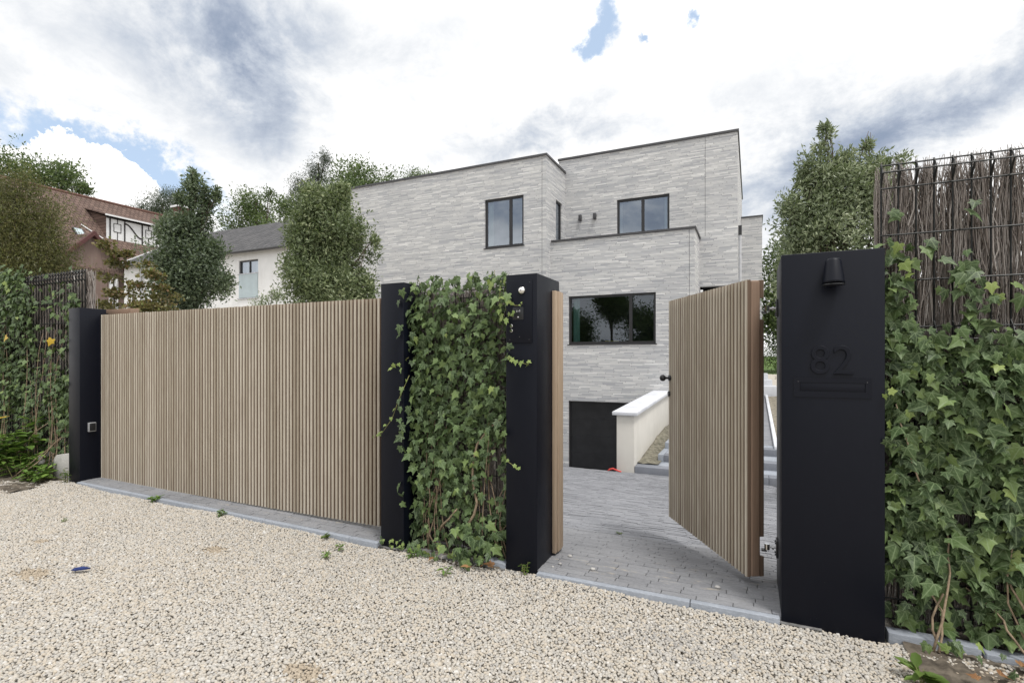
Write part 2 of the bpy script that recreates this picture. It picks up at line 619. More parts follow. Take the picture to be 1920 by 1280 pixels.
    # far part of the drive, too far to tell the pavers apart
    m, t = new_mat('drive_far')
    x, y, z = t.sep(t.pos)
    rf = t.math('DIVIDE', y, 0.054)
    cf = t.math('ADD', t.math('DIVIDE', x, 0.21), t.math('MULTIPLY', t.white(t.comb(t.math('FLOOR', rf), 1, 2)), 5))
    k = t.white(t.comb(t.math('FLOOR', rf), t.math('FLOOR', cf), 0.4))
    c = t.mix(k, (0.185, 0.191, 0.21), (0.25, 0.255, 0.275))
    setp(t, c, 0.85, 0, 0.3)
    M['drive_far'] = m

    # gravel
    m, t = new_mat('gravel')
    rnd = t.new('ShaderNodeAttribute', attribute_name='rnd').outputs['Fac']
    c = t.ramp(rnd, [(0.0, (0.251, 0.244, 0.237)), (0.06, (0.363, 0.349, 0.326)), (0.27, (0.423, 0.402, 0.363)),
                     (0.50, (0.456, 0.420, 0.365)), (0.66, (0.465, 0.414, 0.339)), (0.77, (0.423, 0.379, 0.318)), (0.86, (0.493, 0.472, 0.437)), (0.92, (0.577, 0.563, 0.535)),
                     (0.94, (0.335, 0.279, 0.209)), (1.0, (0.391, 0.330, 0.251))])
    c = t.mix(t.smooth(t.noise(t.pos, 140, 4, 0.6), 0.4, 0.75, 0.0, 0.35), c, (0.36, 0.33, 0.29))
    patch = t.smooth(t.noise(t.pos, 0.9, 5, 0.6), 0.50, 0.72)
    c = t.mix(t.math('MULTIPLY', patch, 0.30), c, (0.46, 0.45, 0.425))
    setp(t, c, 0.8, 0, 0.3, bump(t, t.noise(t.pos, 260, 3), 0.3, 0.002))
    M['gravel'] = m

    # ground under and beyond the loose stones
    m, t = new_mat('gravel_bed')
    v = t.new('ShaderNodeTexVoronoi')
    v.inputs['Scale'].default_value = 46.0
    t.l.new(t.pos, v.inputs['Vector'])
    c = t.mix(t.smooth(v.outputs['Distance'], 0.25, 0.6), t.mix(t.sep(v.outputs['Color'])[0], (0.34, 0.32, 0.29), (0.48, 0.44, 0.375)), (0.34, 0.312, 0.268))
    setp(t, c, 0.9, 0, 0.2, bump(t, t.math('SUBTRACT', 1.0, v.outputs['Distance']), 0.9, 0.012))
    M['gravel_bed'] = m
    M['soil'] = simple('soil', (0.115, 0.098, 0.078), 0.95, 0, 0.15, 0.45, 14, 0.8, 50)
    M['dry_soil'] = simple('dry_soil', (0.225, 0.205, 0.165), 0.95, 0, 0.15, 0.35, 8, 0.8, 40)
    M['bank_soil'] = simple('bank_soil', (0.165, 0.155, 0.122), 0.95, 0, 0.15, 0.45, 9, 0.9, 30)
    M['lawn'] = simple('lawn', (0.095, 0.155, 0.040), 0.9, 0, 0.15, 0.3, 20, 0.8, 90)

    # leaves
    def leafmat(name, stops, rnd_from='attr', vein=None, trans=0.22, rough=0.45, spec=0.4):
        m, t = new_mat(name)
        if rnd_from == 'attr':
            rnd = t.new('ShaderNodeAttribute', attribute_name='rnd').outputs['Fac']
        else:
            rnd = t.new('ShaderNodeObjectInfo').outputs['Random']
        c = t.ramp(rnd, stops)
        if vein:
            uv = t.new('ShaderNodeTexCoord').outputs['UV']
            ux, uy, _ = t.sep(uv)
            ux = t.math('SUBTRACT', ux, 0.5)
            r = t.math('SQRT', t.math('ADD', t.math('MULTIPLY', ux, ux), t.math('MULTIPLY', uy, uy)))
            th = t.math('ABSOLUTE', t.math('ARCTAN2', ux, uy))
            best = None
            for a in (0.0, 0.80, 1.65):
                dd = t.math('ABSOLUTE', t.math('SUBTRACT', th, a))
                best = dd if best is None else t.math('MINIMUM', best, dd)
            dist = t.math('MULTIPLY', r, best)
            vm = t.smooth(dist, 0.028, 0.006)
            c = t.mix(t.smooth(t.noise(uv, 7, 4, 0.6), 0.35, 0.7, 0.0, 0.35), c, vein)
            c = t.mix(t.math('MULTIPLY', vm, 0.62), c, vein)
        setp(t, c, rough, 0, spec)
        tl = t.new('ShaderNodeBsdfTranslucent')
        t.l.new(t.mix(0.5, c, (0.16, 0.26, 0.03)), tl.inputs[0])
        mx = t.new('ShaderNodeMixShader')
        mx.inputs[0].default_value = trans
        t.l.new(t.bsdf.outputs[0], mx.inputs[1])
        t.l.new(tl.outputs[0], mx.inputs[2])
        t.l.new(mx.outputs[0], t.out.inputs['Surface'])
        M[name] = m
    ivy_stops = [(0.0, (0.018, 0.036, 0.013)), (0.40, (0.038, 0.070, 0.023)), (0.75, (0.074, 0.122, 0.038)), (1.0, (0.140, 0.200, 0.060))]
    leafmat('ivy', ivy_stops, 'obj', (0.205, 0.270, 0.140), 0.08, 0.50, 0.28)
    leafmat('ivy_stuff', ivy_stops, 'attr', (0.195, 0.255, 0.130), 0.08, 0.50, 0.28)
    leafmat('ivy_young', [(0.0, (0.13, 0.20, 0.045)), (1.0, (0.25, 0.32, 0.085))], 'obj', (0.34, 0.42, 0.16), 0.25, 0.45, 0.4)
    leafmat('yellow_leaf', [(0.0, (0.55, 0.34, 0.02)), (1.0, (0.62, 0.42, 0.04))], 'obj', (0.6, 0.45, 0.1), 0.2)
    leafmat('dead_leaf', [(0.0, (0.16, 0.075, 0.035)), (1.0, (0.30, 0.16, 0.075))], 'obj', (0.33, 0.2, 0.1), 0.1, 0.8, 0.2)
    leafmat('oak_dark', [(0.0, (0.062, 0.085, 0.055)), (0.6, (0.115, 0.152, 0.094)), (1.0, (0.215, 0.260, 0.166))])
    leafmat('oak_mid', [(0.0, (0.101, 0.131, 0.066)), (0.6, (0.178, 0.220, 0.108)), (1.0, (0.328, 0.365, 0.202))])
    leafmat('oak_grey', [(0.0, (0.139, 0.171, 0.102)), (0.6, (0.242, 0.286, 0.168)), (1.0, (0.419, 0.461, 0.305))])
    leafmat('yew', [(0.0, (0.062, 0.062, 0.022)), (0.5, (0.108, 0.110, 0.036)), (0.8, (0.158, 0.136, 0.049)), (1.0, (0.193, 0.214, 0.062))])
    leafmat('broadleaf', [(0.0, (0.061, 0.091, 0.036)), (0.6, (0.107, 0.158, 0.055)), (1.0, (0.182, 0.234, 0.084))])
    leafmat('pine', [(0.0, (0.038, 0.054, 0.041)), (1.0, (0.086, 0.106, 0.079))])
    leafmat('maple', [(0.0, (0.079, 0.073, 0.026)), (0.5, (0.139, 0.119, 0.040)), (0.8, (0.198, 0.113, 0.060)), (1.0, (0.198, 0.224, 0.066))])
    leafmat('weed', [(0.0, (0.074, 0.128, 0.030)), (0.6, (0.128, 0.223, 0.047)), (1.0, (0.203, 0.317, 0.068))])
    leafmat('grass_leaf', [(0.0, (0.06, 0.10, 0.022)), (1.0, (0.13, 0.20, 0.045))])
    M['bark'] = simple('bark', (0.105, 0.085, 0.065), 0.9, 0, 0.2, 0.35, 25, 0.8, 60)
    M['stem'] = simple('ivy_stem', (0.255, 0.195, 0.135), 0.85, 0, 0.2, 0.35, 30, 0.6, 90)
    M['stem_green'] = simple('shoot', (0.20, 0.20, 0.075), 0.7, 0, 0.3, 0.25, 30)
    M['wire'] = simple('coated_wire', (0.006, 0.008, 0.008), 0.45, 0, 0.3)
    # heather brushwood
    m, t = new_mat('brushwood')
    rnd = t.new('ShaderNodeAttribute', attribute_name='rnd').outputs['Fac']
    c = t.ramp(rnd, [(0.0, (0.15, 0.124, 0.108)), (0.4, (0.275, 0.242, 0.220)), (0.75, (0.42, 0.385, 0.36)), (1.0, (0.62, 0.59, 0.56))])
    setp(t, c, 0.9, 0, 0.15)
    M['brush'] = m
    M['blue_plastic'] = simple('blue_plastic', (0.010, 0.026, 0.13), 0.4)
    M['red_plastic'] = simple('red_plastic', (0.55, 0.05, 0.04), 0.4)
    M['symbol'] = simple('printed_symbol', (0.66, 0.66, 0.68), 0.5)


mats()


# ------------------------------------------------------------------ ground, drive, paths
def ground_z(x, y):
    """street side level with a slight rise to the left"""
    return 0.012 * max(0.0, -x - 2.7)


def drive_z(y):
    if y <= 3.75:
        return 0.03
    if y <= 13.0:
        return 0.03 + (y - 3.75) * (-1.40 / 9.25)
    return -1.37 - (y - 13.0) * (1.35 / 6.0)


def build_ground():
    ys = [-400, -60, -10, 3.75, 13.0, 19.0, 45, 120, 800]
    zs = [-0.03, -0.03, -0.03, -0.03, -1.62, -3.0, -3.0, -3.0, -3.0]
    xs = [-800, -60, -20, -7, -2.7, 0, 5, 60, 800]
    v, f = [], []
    for y, z in zip(ys, zs):
        for x in xs:
            v.append((x, y, z + (0.012 * min(20, max(0, -x - 2.7)) if y < 4 else 0)))
    n = len(xs)
    for j in range(len(ys) - 1):
        for i in range(n - 1):
            f.append([j * n + i, j * n + i + 1, (j + 1) * n + i + 1, (j + 1) * n + i])
    tag(link('ground', to_mesh('ground', v, f, M['gravel_bed'])), kind='structure')

    # driveway bed, following the ramp down to the garage
    prof = [(3.30, 0.0), (3.75, 0.0), (13.0, -1.40), (19.05, -2.75)]
    d = MB()
    for (ya, za), (yb, zb) in zip(prof, prof[1:]):
        d.add([(-8, ya, za), (0.35, ya, za), (0.35, yb, zb), (-8, yb, zb)], [[0, 1, 2, 3]])
    bed = d.build('driveway', M['sand_bed'])
    tag(bed, kind='structure')
    # the far half of the ramp, where single pavers cannot be told apart
    tag(MB().add([(-8, 13.0, -1.365), (0.35, 13.0, -1.365), (0.35, 19.05, -2.715), (-8, 19.05, -2.715)], [[0, 1, 2, 3]])
        .build('far_paving', M['drive_far'], bed), kind='stuff')

    # pavers, the nearest as pieces of their own
    PW, PD = 0.205, 0.052
    me = MB().box(-PW / 2, PW / 2, -PD / 2, PD / 2, -0.05, 0).build('paver', M['paver'], None, 0.003, 1).data
    bpy.data.objects.remove(bpy.data.objects['paver'])
    rng = random.Random(3)
    cells = []
    # strip in front of the sliding gate
    for r in range(4):
        y = 3.364 + r * 0.055
        x = -6.98 - rng.uniform(0, .2)
        while x < -2.62:
            cells.append((x, y, True))
            x += PW + 0.003
    r = 0
    y = 3.364
    near = 0
    rest = []
    while y < 12.99:
        x0 = -1.33 if y < 3.85 else -4.6
        x1 = 0.14 if y < 3.85 else 0.34
        x = x0 - rng.uniform(0.0, 0.2)
        while x < x1 + 0.10:
            vis = -1.45 - (y - 3.6) * 0.28 < x < 0.2
            if y < 4.75 and vis and len(cells) < 296:
                cells.append((x, y, False))
            else:
                rest.append((x, y))
            x += PW + 0.003
        y += 0.055
    slope = atan2(-1.40, 9.25)
    for (x, y, left) in cells:
        z = (0.03 + ground_z(x, y)) if left else drive_z(y)
        link('paver', me, bed, (x, y, z + rng.uniform(-0.0015, 0.0015)),
             ((slope if y > 3.75 else 0) + rng.uniform(-.012, .012), rng.uniform(-.006, .006), rng.uniform(-.006, .006)))
    # the rest joined
    n = len(rest)
    P = np.array(rest)
    rn = np.random.RandomState(5)
    hx, hy = PW / 2, PD / 2
    tmpl = np.array([(-hx, -hy, 0), (hx, -hy, 0), (hx, hy, 0), (-hx, hy, 0), (-hx, -hy, -.04), (hx, -hy, -.04), (hx, hy, -.04), (-hx, hy, -.04)])
    V = np.repeat(tmpl[None], n, 0)
    V[:, :, 0] += P[:, None, 0]
    V[:, :, 1] += P[:, None, 1]
    dz = np.where(V[:, :, 1] < 3.75, 0.03, 0.03 + (V[:, :, 1] - 3.75) * (-1.40 / 9.25))
    V[:, :, 2] += dz + rn.uniform(-.003, .003, n)[:, None] + rn.uniform(-.0015, .0015, (n, 8))
    fc = np.array([[0, 1, 2, 3], [0, 4, 5, 1], [1, 5, 6, 2], [2, 6, 7, 3], [3, 7, 4, 0]])
    Fq = (fc[None] + (np.arange(n) * 8)[:, None, None]).reshape(-1, 4)
    pm = np_mesh('paving', V.reshape(-1, 3), Fq, M['paver_stuff'], attrs={'rnd': np.repeat(rn.rand(n), 8)})
    tag(link('paving', pm, bed), kind='stuff')

    # blue stone kerb
    kerb = tag(thing('kerb', None, None, (-3, 3.34, 0)), kind='structure')
    kerb.pop('label', None)
    def stones(x0, x1, ln):
        x = x0
        while x < x1 - 0.05:
            xe = min(x + ln, x1)
            m = MB()
            g0, g1 = ground_z(x, 0), ground_z(xe, 0)
            m.add([(x + .002, 3.29, -.12 + g0), (xe - .002, 3.29, -.12 + g1), (xe - .002, 3.335, -.12 + g1), (x + .002, 3.335, -.12 + g0),
                   (x + .002, 3.29, .028 + g0), (xe - .002, 3.29, .028 + g1), (xe - .002, 3.335, .030 + g1), (x + .002, 3.335, .030 + g0)],
                  [[0, 3, 2, 1], [4, 5, 6, 7], [0, 1, 5, 4], [1, 2, 6, 5], [2, 3, 7, 6], [3, 0, 4, 7]])
            m.build('kerb_stone', M['bluestone'], kerb, 0.006, 2)
            x = xe
    stones(-6.99, -2.70, 1.0)
    stones(-1.34, 0.145, 1.0)
    m = MB().box(0.66, 1.05, 3.36, 3.44, -.1, .035).build('kerb_stone', M['bluestone'], kerb, .008, 2)
    m = MB().box(1.06, 1.24, 3.34, 3.43, -.1, .025).build('kerb_stone', M['bluestone'], kerb, .008, 2)
    m = MB().box(-1.75, -1.59, 3.33, 3.42, -.1, .035).build('kerb_stone', M['bluestone'], kerb, .008, 2)

    # soil along the foot of the fences
    def soil(name, x0, x1, y0, y1, z, seed):
        rn = np.random.RandomState(seed)
        nx, ny = int((x1 - x0) / 0.035) + 2, int((y1 - y0) / 0.035) + 2
        v, f = [], []
        for j in range(ny):
            for i in range(nx):
                x = x0 + (x1 - x0) * i / (nx - 1)
                y = y0 + (y1 - y0) * j / (ny - 1)
                if j == 0:
                    y += rn.uniform(-.05, .05)
                e = min(1, j / 3.0)
                v.append((x, y, ground_z(x, y) - 0.02 + e * (z + rn.uniform(-.008, .012))))
        for j in range(ny - 1):
            for i in range(nx - 1):
                f.append([j * nx + i, j * nx + i + 1, (j + 1) * nx + i + 1, (j + 1) * nx + i])
        tag(link(name, to_mesh(name, v, f, M['soil'], True)), kind='structure')
    soil('soil_bed', 0.72, 3.2, 2.98, 3.75, 0.016, 1)
    soil('soil_bed', -2.50, -1.58, 3.22, 3.75, 0.016, 2)
    soil('soil_bed', -11.5, -7.24, 2.75, 3.75, 0.016, 3)


build_ground()


def in_poly(px, py, poly):
    inside = np.zeros(len(px), bool)
    n = len(poly)
    j = n - 1
    for i in range(n):
        xi, yi = poly[i]
        xj, yj = poly[j]
        c = ((yi > py) != (yj > py)) & (px < (xj - xi) * (py - yi) / (yj - yi + 1e-12) + xi)
        inside ^= c
        j = i
    return inside


def build_gravel():
    rn = np.random.RandomState(11)
    s = 0.0137
    poly = [(-2.95, 0.95), (1.55, 3.02), (1.3, 3.18), (0.85, 3.36), (0.70, 3.36), (0.66, 3.34), (0.15, 3.34), (0.15, 3.293), (-1.35, 3.293),
            (-1.35, 3.33), (-1.60, 3.33), (-1.75, 3.27), (-2.0, 3.24), (-2.45, 3.30), (-2.70, 3.335), (-2.70, 3.293), (-7.0, 3.293), (-7.24, 3.34), (-7.7, 3.10),
            (-8.4, 2.86), (-9.6, 2.8), (-9.3, 2.55)]
    gx, gy = np.meshgrid(np.arange(-9.8, 1.8, s), np.arange(0.9, 3.5, s))
    gx, gy = gx.ravel(), gy.ravel()
    gx = gx + rn.uniform(-.5, .5, len(gx)) * s
    gy = gy + rn.uniform(-.5, .5, len(gy)) * s
    k = in_poly(gx, gy, poly)
    gx, gy = gx[k], gy[k]
    # stray stones pushed over the edges of the soil beds
    ex = np.concatenate([rn.uniform(0.72, 1.9, 2200), rn.uniform(-2.45, -1.62, 160), rn.uniform(-9.6, -7.25, 700)])
    ey = np.concatenate([2.93 + np.abs(rn.normal(0, .20, 2200)), rn.uniform(3.20, 3.36, 160), 2.80 + np.abs(rn.normal(0, .14, 700))])
    ok = ey < 3.42
    ex, ey = ex[ok], ey[ok]
    gx, gy = np.concatenate([gx, ex]), np.concatenate([gy, ey])
    n = len(gx)
    # icosahedron
    ph = (1 + 5 ** .5) / 2
    iv = np.array([(-1, ph, 0), (1, ph, 0), (-1, -ph, 0), (1, -ph, 0), (0, -1, ph), (0, 1, ph), (0, -1, -ph), (0, 1, -ph), (ph, 0, -1), (ph, 0, 1), (-ph, 0, -1), (-ph, 0, 1)]) / sqrt(1 + ph * ph)
    fc = np.array([[0, 11, 5], [0, 5, 1], [0, 1, 7], [0, 7, 10], [0, 10, 11], [1, 5, 9], [5, 11, 4], [11, 10, 2], [10, 7, 6], [7, 1, 8],
                   [3, 9, 4], [3, 4, 2], [3, 2, 6], [3, 6, 8], [3, 8, 9], [4, 9, 5], [2, 4, 11], [6, 2, 10], [8, 6, 7], [9, 8, 1]])
    fc = fc[[q for q in range(20) if iv[fc[q]].mean(0)[2] > -0.45]]
    rad = 0.0079 * np.exp(rn.normal(0, 0.22, n))
    sc = np.stack([rad * rn.uniform(1.0, 1.5, n), rad * rn.uniform(0.8, 1.15, n), rad * rn.uniform(0.6, 0.9, n)], 1)
    V = iv[None] * (1 + rn.uniform(-.20, .16, (n, 12, 1))) * sc[:, None]
    a = rn.uniform(0, 2 * pi, n)
    b = rn.normal(0, 0.35, n)
    # tilt about x, then turn about z
    y2 = V[:, :, 1] * np.cos(b)[:, None] - V[:, :, 2] * np.sin(b)[:, None]
    z2 = V[:, :, 1] * np.sin(b)[:, None] + V[:, :, 2] * np.cos(b)[:, None]
    x2 = V[:, :, 0]
    V = np.stack([x2 * np.cos(a)[:, None] - y2 * np.sin(a)[:, None], x2 * np.sin(a)[:, None] + y2 * np.cos(a)[:, None], z2], 2)
    hump = 0.008 * np.sin(gx * 2.1 + 1.0) * np.sin(gy * 3.3) + 0.006 * np.sin(gx * 5.3 + gy * 4.1)
    gz = 0.012 * np.maximum(0, -gx - 2.7) + hump - 0.012 + rn.uniform(-.003, .004, n) + 0.012 * np.exp(-np.abs(gy - 3.25) / .08)
    V[:, :, 0] += gx[:, None]
    V[:, :, 1] += gy[:, None]
    V[:, :, 2] += gz[:, None]
    rv = rn.rand(n)
    # a scatter of darker chips near the pedestrian gate
    dk = (np.exp(-(((gx + 0.35) / .55) ** 2 + ((gy - 2.85) / .35) ** 2)) * rn.rand(n)) > 0.62
    rv[dk] = rn.uniform(0, 0.10, dk.sum())
    rv = 0.045 + rv * 0.875
    rv[dk] = rn.uniform(0, 0.10, dk.sum())
    for (qx, qy, qr) in ((-3.82, 2.71, .12), (-4.5, 1.86, .16), (-1.96, 1.85, .13), (-5.2, 2.2, .08), (1.0, 3.05, .35)):
        dd = np.hypot(gx - qx, (gy - qy) * 1.6) / qr * rn.uniform(.7, 1.5, n)
        dm = dd < .9
        rv[dm] = rn.uniform(.94, 1.0, dm.sum())
        V[dm, :, 2] -= .004
    Fq = (fc[None] + (np.arange(n) * 12)[:, None, None]).reshape(-1, 3)
    me = np_mesh('gravel', V.reshape(-1, 3), Fq, M['gravel'], True, {'rnd': np.repeat(rv, 12)})
    tag(link('gravel', me), 'pale beige angular gravel covering the forecourt', 'gravel', kind='stuff')


build_gravel()


# ------------------------------------------------------------------ gate posts and gates
def screw(parent, x, y, z, r=0.004):
    MB().tube([(x, y, z), (x, y - 0.002, z)], r, 8).build('screw', M['anthracite'], parent)


def build_posts():
    # left post of the sliding gate
    p = thing('gate_post', 'black metal post at far left end of the wooden sliding gate', 'gate post', (-7.115, 3.44, 0.05), group='black metal gate posts')
    box('post_body', -7.23, -7.0, 3.33, 3.60, 0.0, 2.072, M['black'], p, 0.004)
    c = thing('photocell', 'small square photocell on the inner face of the leftmost post', 'sensor', (-7.0, 3.443, 0.64))
    box('housing', -7.0, -6.972, 3.405, 3.481, 0.64, 0.744, M['greymet'], c, 0.004)
    box('lens', -6.973, -6.968, 3.412, 3.475, 0.648, 0.736, M['blackpl'], c, 0.002)
    # slim post right of the sliding gate
    p = thing('gate_post', 'slim black metal post between wooden sliding gate and ivy screen', 'gate post', (-2.58, 3.44, 0), group='black metal gate posts')
    box('post_body', -2.694, -2.471, 3.33, 3.58, -0.03, 2.088, M['black'], p, 0.004)
    # intercom post
    p = thing('gate_post', 'black metal post carrying the intercom panel beside the ivy screen', 'gate post', (-1.467, 3.57, 0), group='black metal gate posts')
    box('post_body', -1.586, -1.348, 3.33, 3.786, -0.03, 2.083, M['black'], p, 0.004)
    # wooden stop strips on the inner side of the post
    j = thing('door_stop', 'upright wooden strip fixed along the back of the intercom post', 'door stop', (-1.33, 3.71, 0.05))
    for i, (ya, yb, xo) in enumerate(((3.622, 3.664, .030), (3.668, 3.706, .036), (3.709, 3.75, .036), (3.753, 3.79, .030))):
        box('strip', -1.347, -1.347 + xo, ya, yb, 0.05, 1.995, M['jamb'], j, 0.004)
    # intercom
    k = thing('intercom', 'flush black intercom panel with steel dome camera and two steel buttons', 'intercom', (-1.48, 3.33, 1.60))
    pl = box('panel', -1.578, -1.382, 3.324, 3.3295, 1.602, 2.040, M['black'], k, 0.0015)
    for (sx, sz) in ((-1.40, 2.022), (-1.405, 1.625), (-1.552, 1.625), (-1.478, 1.645)):
        screw(k, sx, 3.3235, sz, 0.0035)
    MB().ball((-1.4586, 3.322, 1.967), 0.028, 24, 14, 1, 0.9, 1).build('camera_dome', M['chrome'], k, smooth=True)
    r = MB()
    for s in (-1, 1):
        for rr in (0.008, 0.0135):
            pts = []
            for q in range(-4, 5):
                th = q * 0.16
                pts.append((-1.4876 + s * rr * cos(th), 3.3228, 1.825 + rr * sin(th)))
            r.tube(pts, 0.0013, 4)
    r.ball((-1.4876, 3.3232, 1.825), 0.0022, 8, 6)
    r.build('card_reader_symbol', M['symbol'], k)
    box('reader_window', -1.530, -1.448, 3.3225, 3.3238, 1.765, 1.852, M['blackpl'], k, 0.001)
    box('indicator', -1.4926, -1.4826, 3.3208, 3.3224, 1.779, 1.787, M['symbol'], k, 0.001)
    for z in (1.722, 1.688):
        MB().tube([(-1.539, 3.3235, z), (-1.539, 3.317, z), (-1.539, 3.315, z)], [0.0115, 0.0115, 0.009], 20).build('button', M['chrome'], k)
    # right post with house number
    p = thing('gate_post', 'wide black metal post with house number, letter slot and wall lamp', 'gate post', (0.396, 3.6, 0), group='black metal gate posts')
    box('post_body', 0.151, 0.641, 3.33, 3.93, -0.06, 2.083, M['black'], p, 0.006)
    global NUMBER_POST
    NUMBER_POST = p
    for ch, x0, x1 in (('8', 0.296, 0.387), ('2', 0.405, 0.498)):
        cu = bpy.data.curves.new('digit', 'FONT')
        cu.body = ch
        cu.size = 1.0
        cu.extrude = 0.04
        cu.bevel_depth = 0.014
        cu.offset = -0.012
        tmp = bpy.data.objects.new('digit_tmp', cu)
        COL.objects.link(tmp)
        dg = bpy.context.evaluated_depsgraph_get()
        me = bpy.data.meshes.new_from_object(tmp.evaluated_get(dg))
        bpy.data.objects.remove(tmp)
        co = np.array([v.co[:] for v in me.vertices])
        lo, hi = co.min(0), co.max(0)
        W = (co - lo) / (hi - lo)
        out = np.stack([x0 + W[:, 0] * (x1 - x0), 3.3302 - W[:, 2] * 0.011, 1.408 + W[:, 1] * 0.158], 1)
        out -= np.array(org(p))
        me.vertices.foreach_set('co', out.astype(np.float32).ravel())
        me.materials.clear()
        me.materials.append(M['black'])
        me.update()
        link('house_digit', me, p)
    ls = MB()
    ls.box(0.213, 0.581, 3.326, 3.3302, 1.361, 1.39).box(0.213, 0.581, 3.326, 3.3302, 1.280, 1.312)
    ls.box(0.213, 0.244, 3.326, 3.3302, 1.3122, 1.3608).box(0.553, 0.581, 3.326, 3.3302, 1.3122, 1.3608)
    fr = ls.build('letter_slot_frame', M['black'], p)
    box('letter_flap', 0.2465, 0.5505, 3.3285, 3.3305, 1.3145, 1.3585, M['black'], p, 0.0005)
    for sx in (0.236, 0.561):
        screw(p, sx, 3.3255, 1.366, 0.003)
    # cone lamp
    l = thing('wall_lamp', 'small black cone lamp high on the numbered post', 'wall lamp', (0.40, 3.33, 1.89))
    cyl = MB().tube([(0.40, 3.292, 2.030), (0.40, 3.290, 2.020), (0.40, 3.278, 1.910), (0.40, 3.276, 1.896)], [0.034, 0.038, 0.052, 0.054], 28)
    cyl.build('shade', M['black'], l, 0.0)
    for f in l.children[0].data.polygons:
        f.use_smooth = len(f.vertices) == 4
    MB().tube([(0.40, 3.276, 1.8955), (0.40, 3.276, 1.890)], [0.0555, 0.0555], 28).build('rim', M['blackpl'], l)
    box('mount', 0.375, 0.425, 3.295, 3.331, 1.93, 2.01, M['blackpl'], l, 0.003)


build_posts()


def slat_mesh(w, d, h, name='slat'):
    """upright slat with a rounded front; front at y=0, depth towards +y, foot at z=0"""
    r = w * 0.42
    prof = [(-w / 2, d), (-w / 2 - 0.0, r * 0.75), (-w / 2 + r * 0.30, r * 0.22), (-w * 0.14, 0.0), (w * 0.14, 0.0), (w / 2 - r * 0.30, r * 0.22), (w / 2, r * 0.75), (w / 2, d)]
    o = MB().prism(prof, 'z', 0, h).build(name, M['slat'])
    me = o.data
    bpy.data.objects.remove(o)
    for p in me.polygons:
        p.use_smooth = abs(p.normal.z) < 0.5
    try:
        me.set_sharp_from_angle(angle=radians(50))
    except Exception:
        pass
    return me


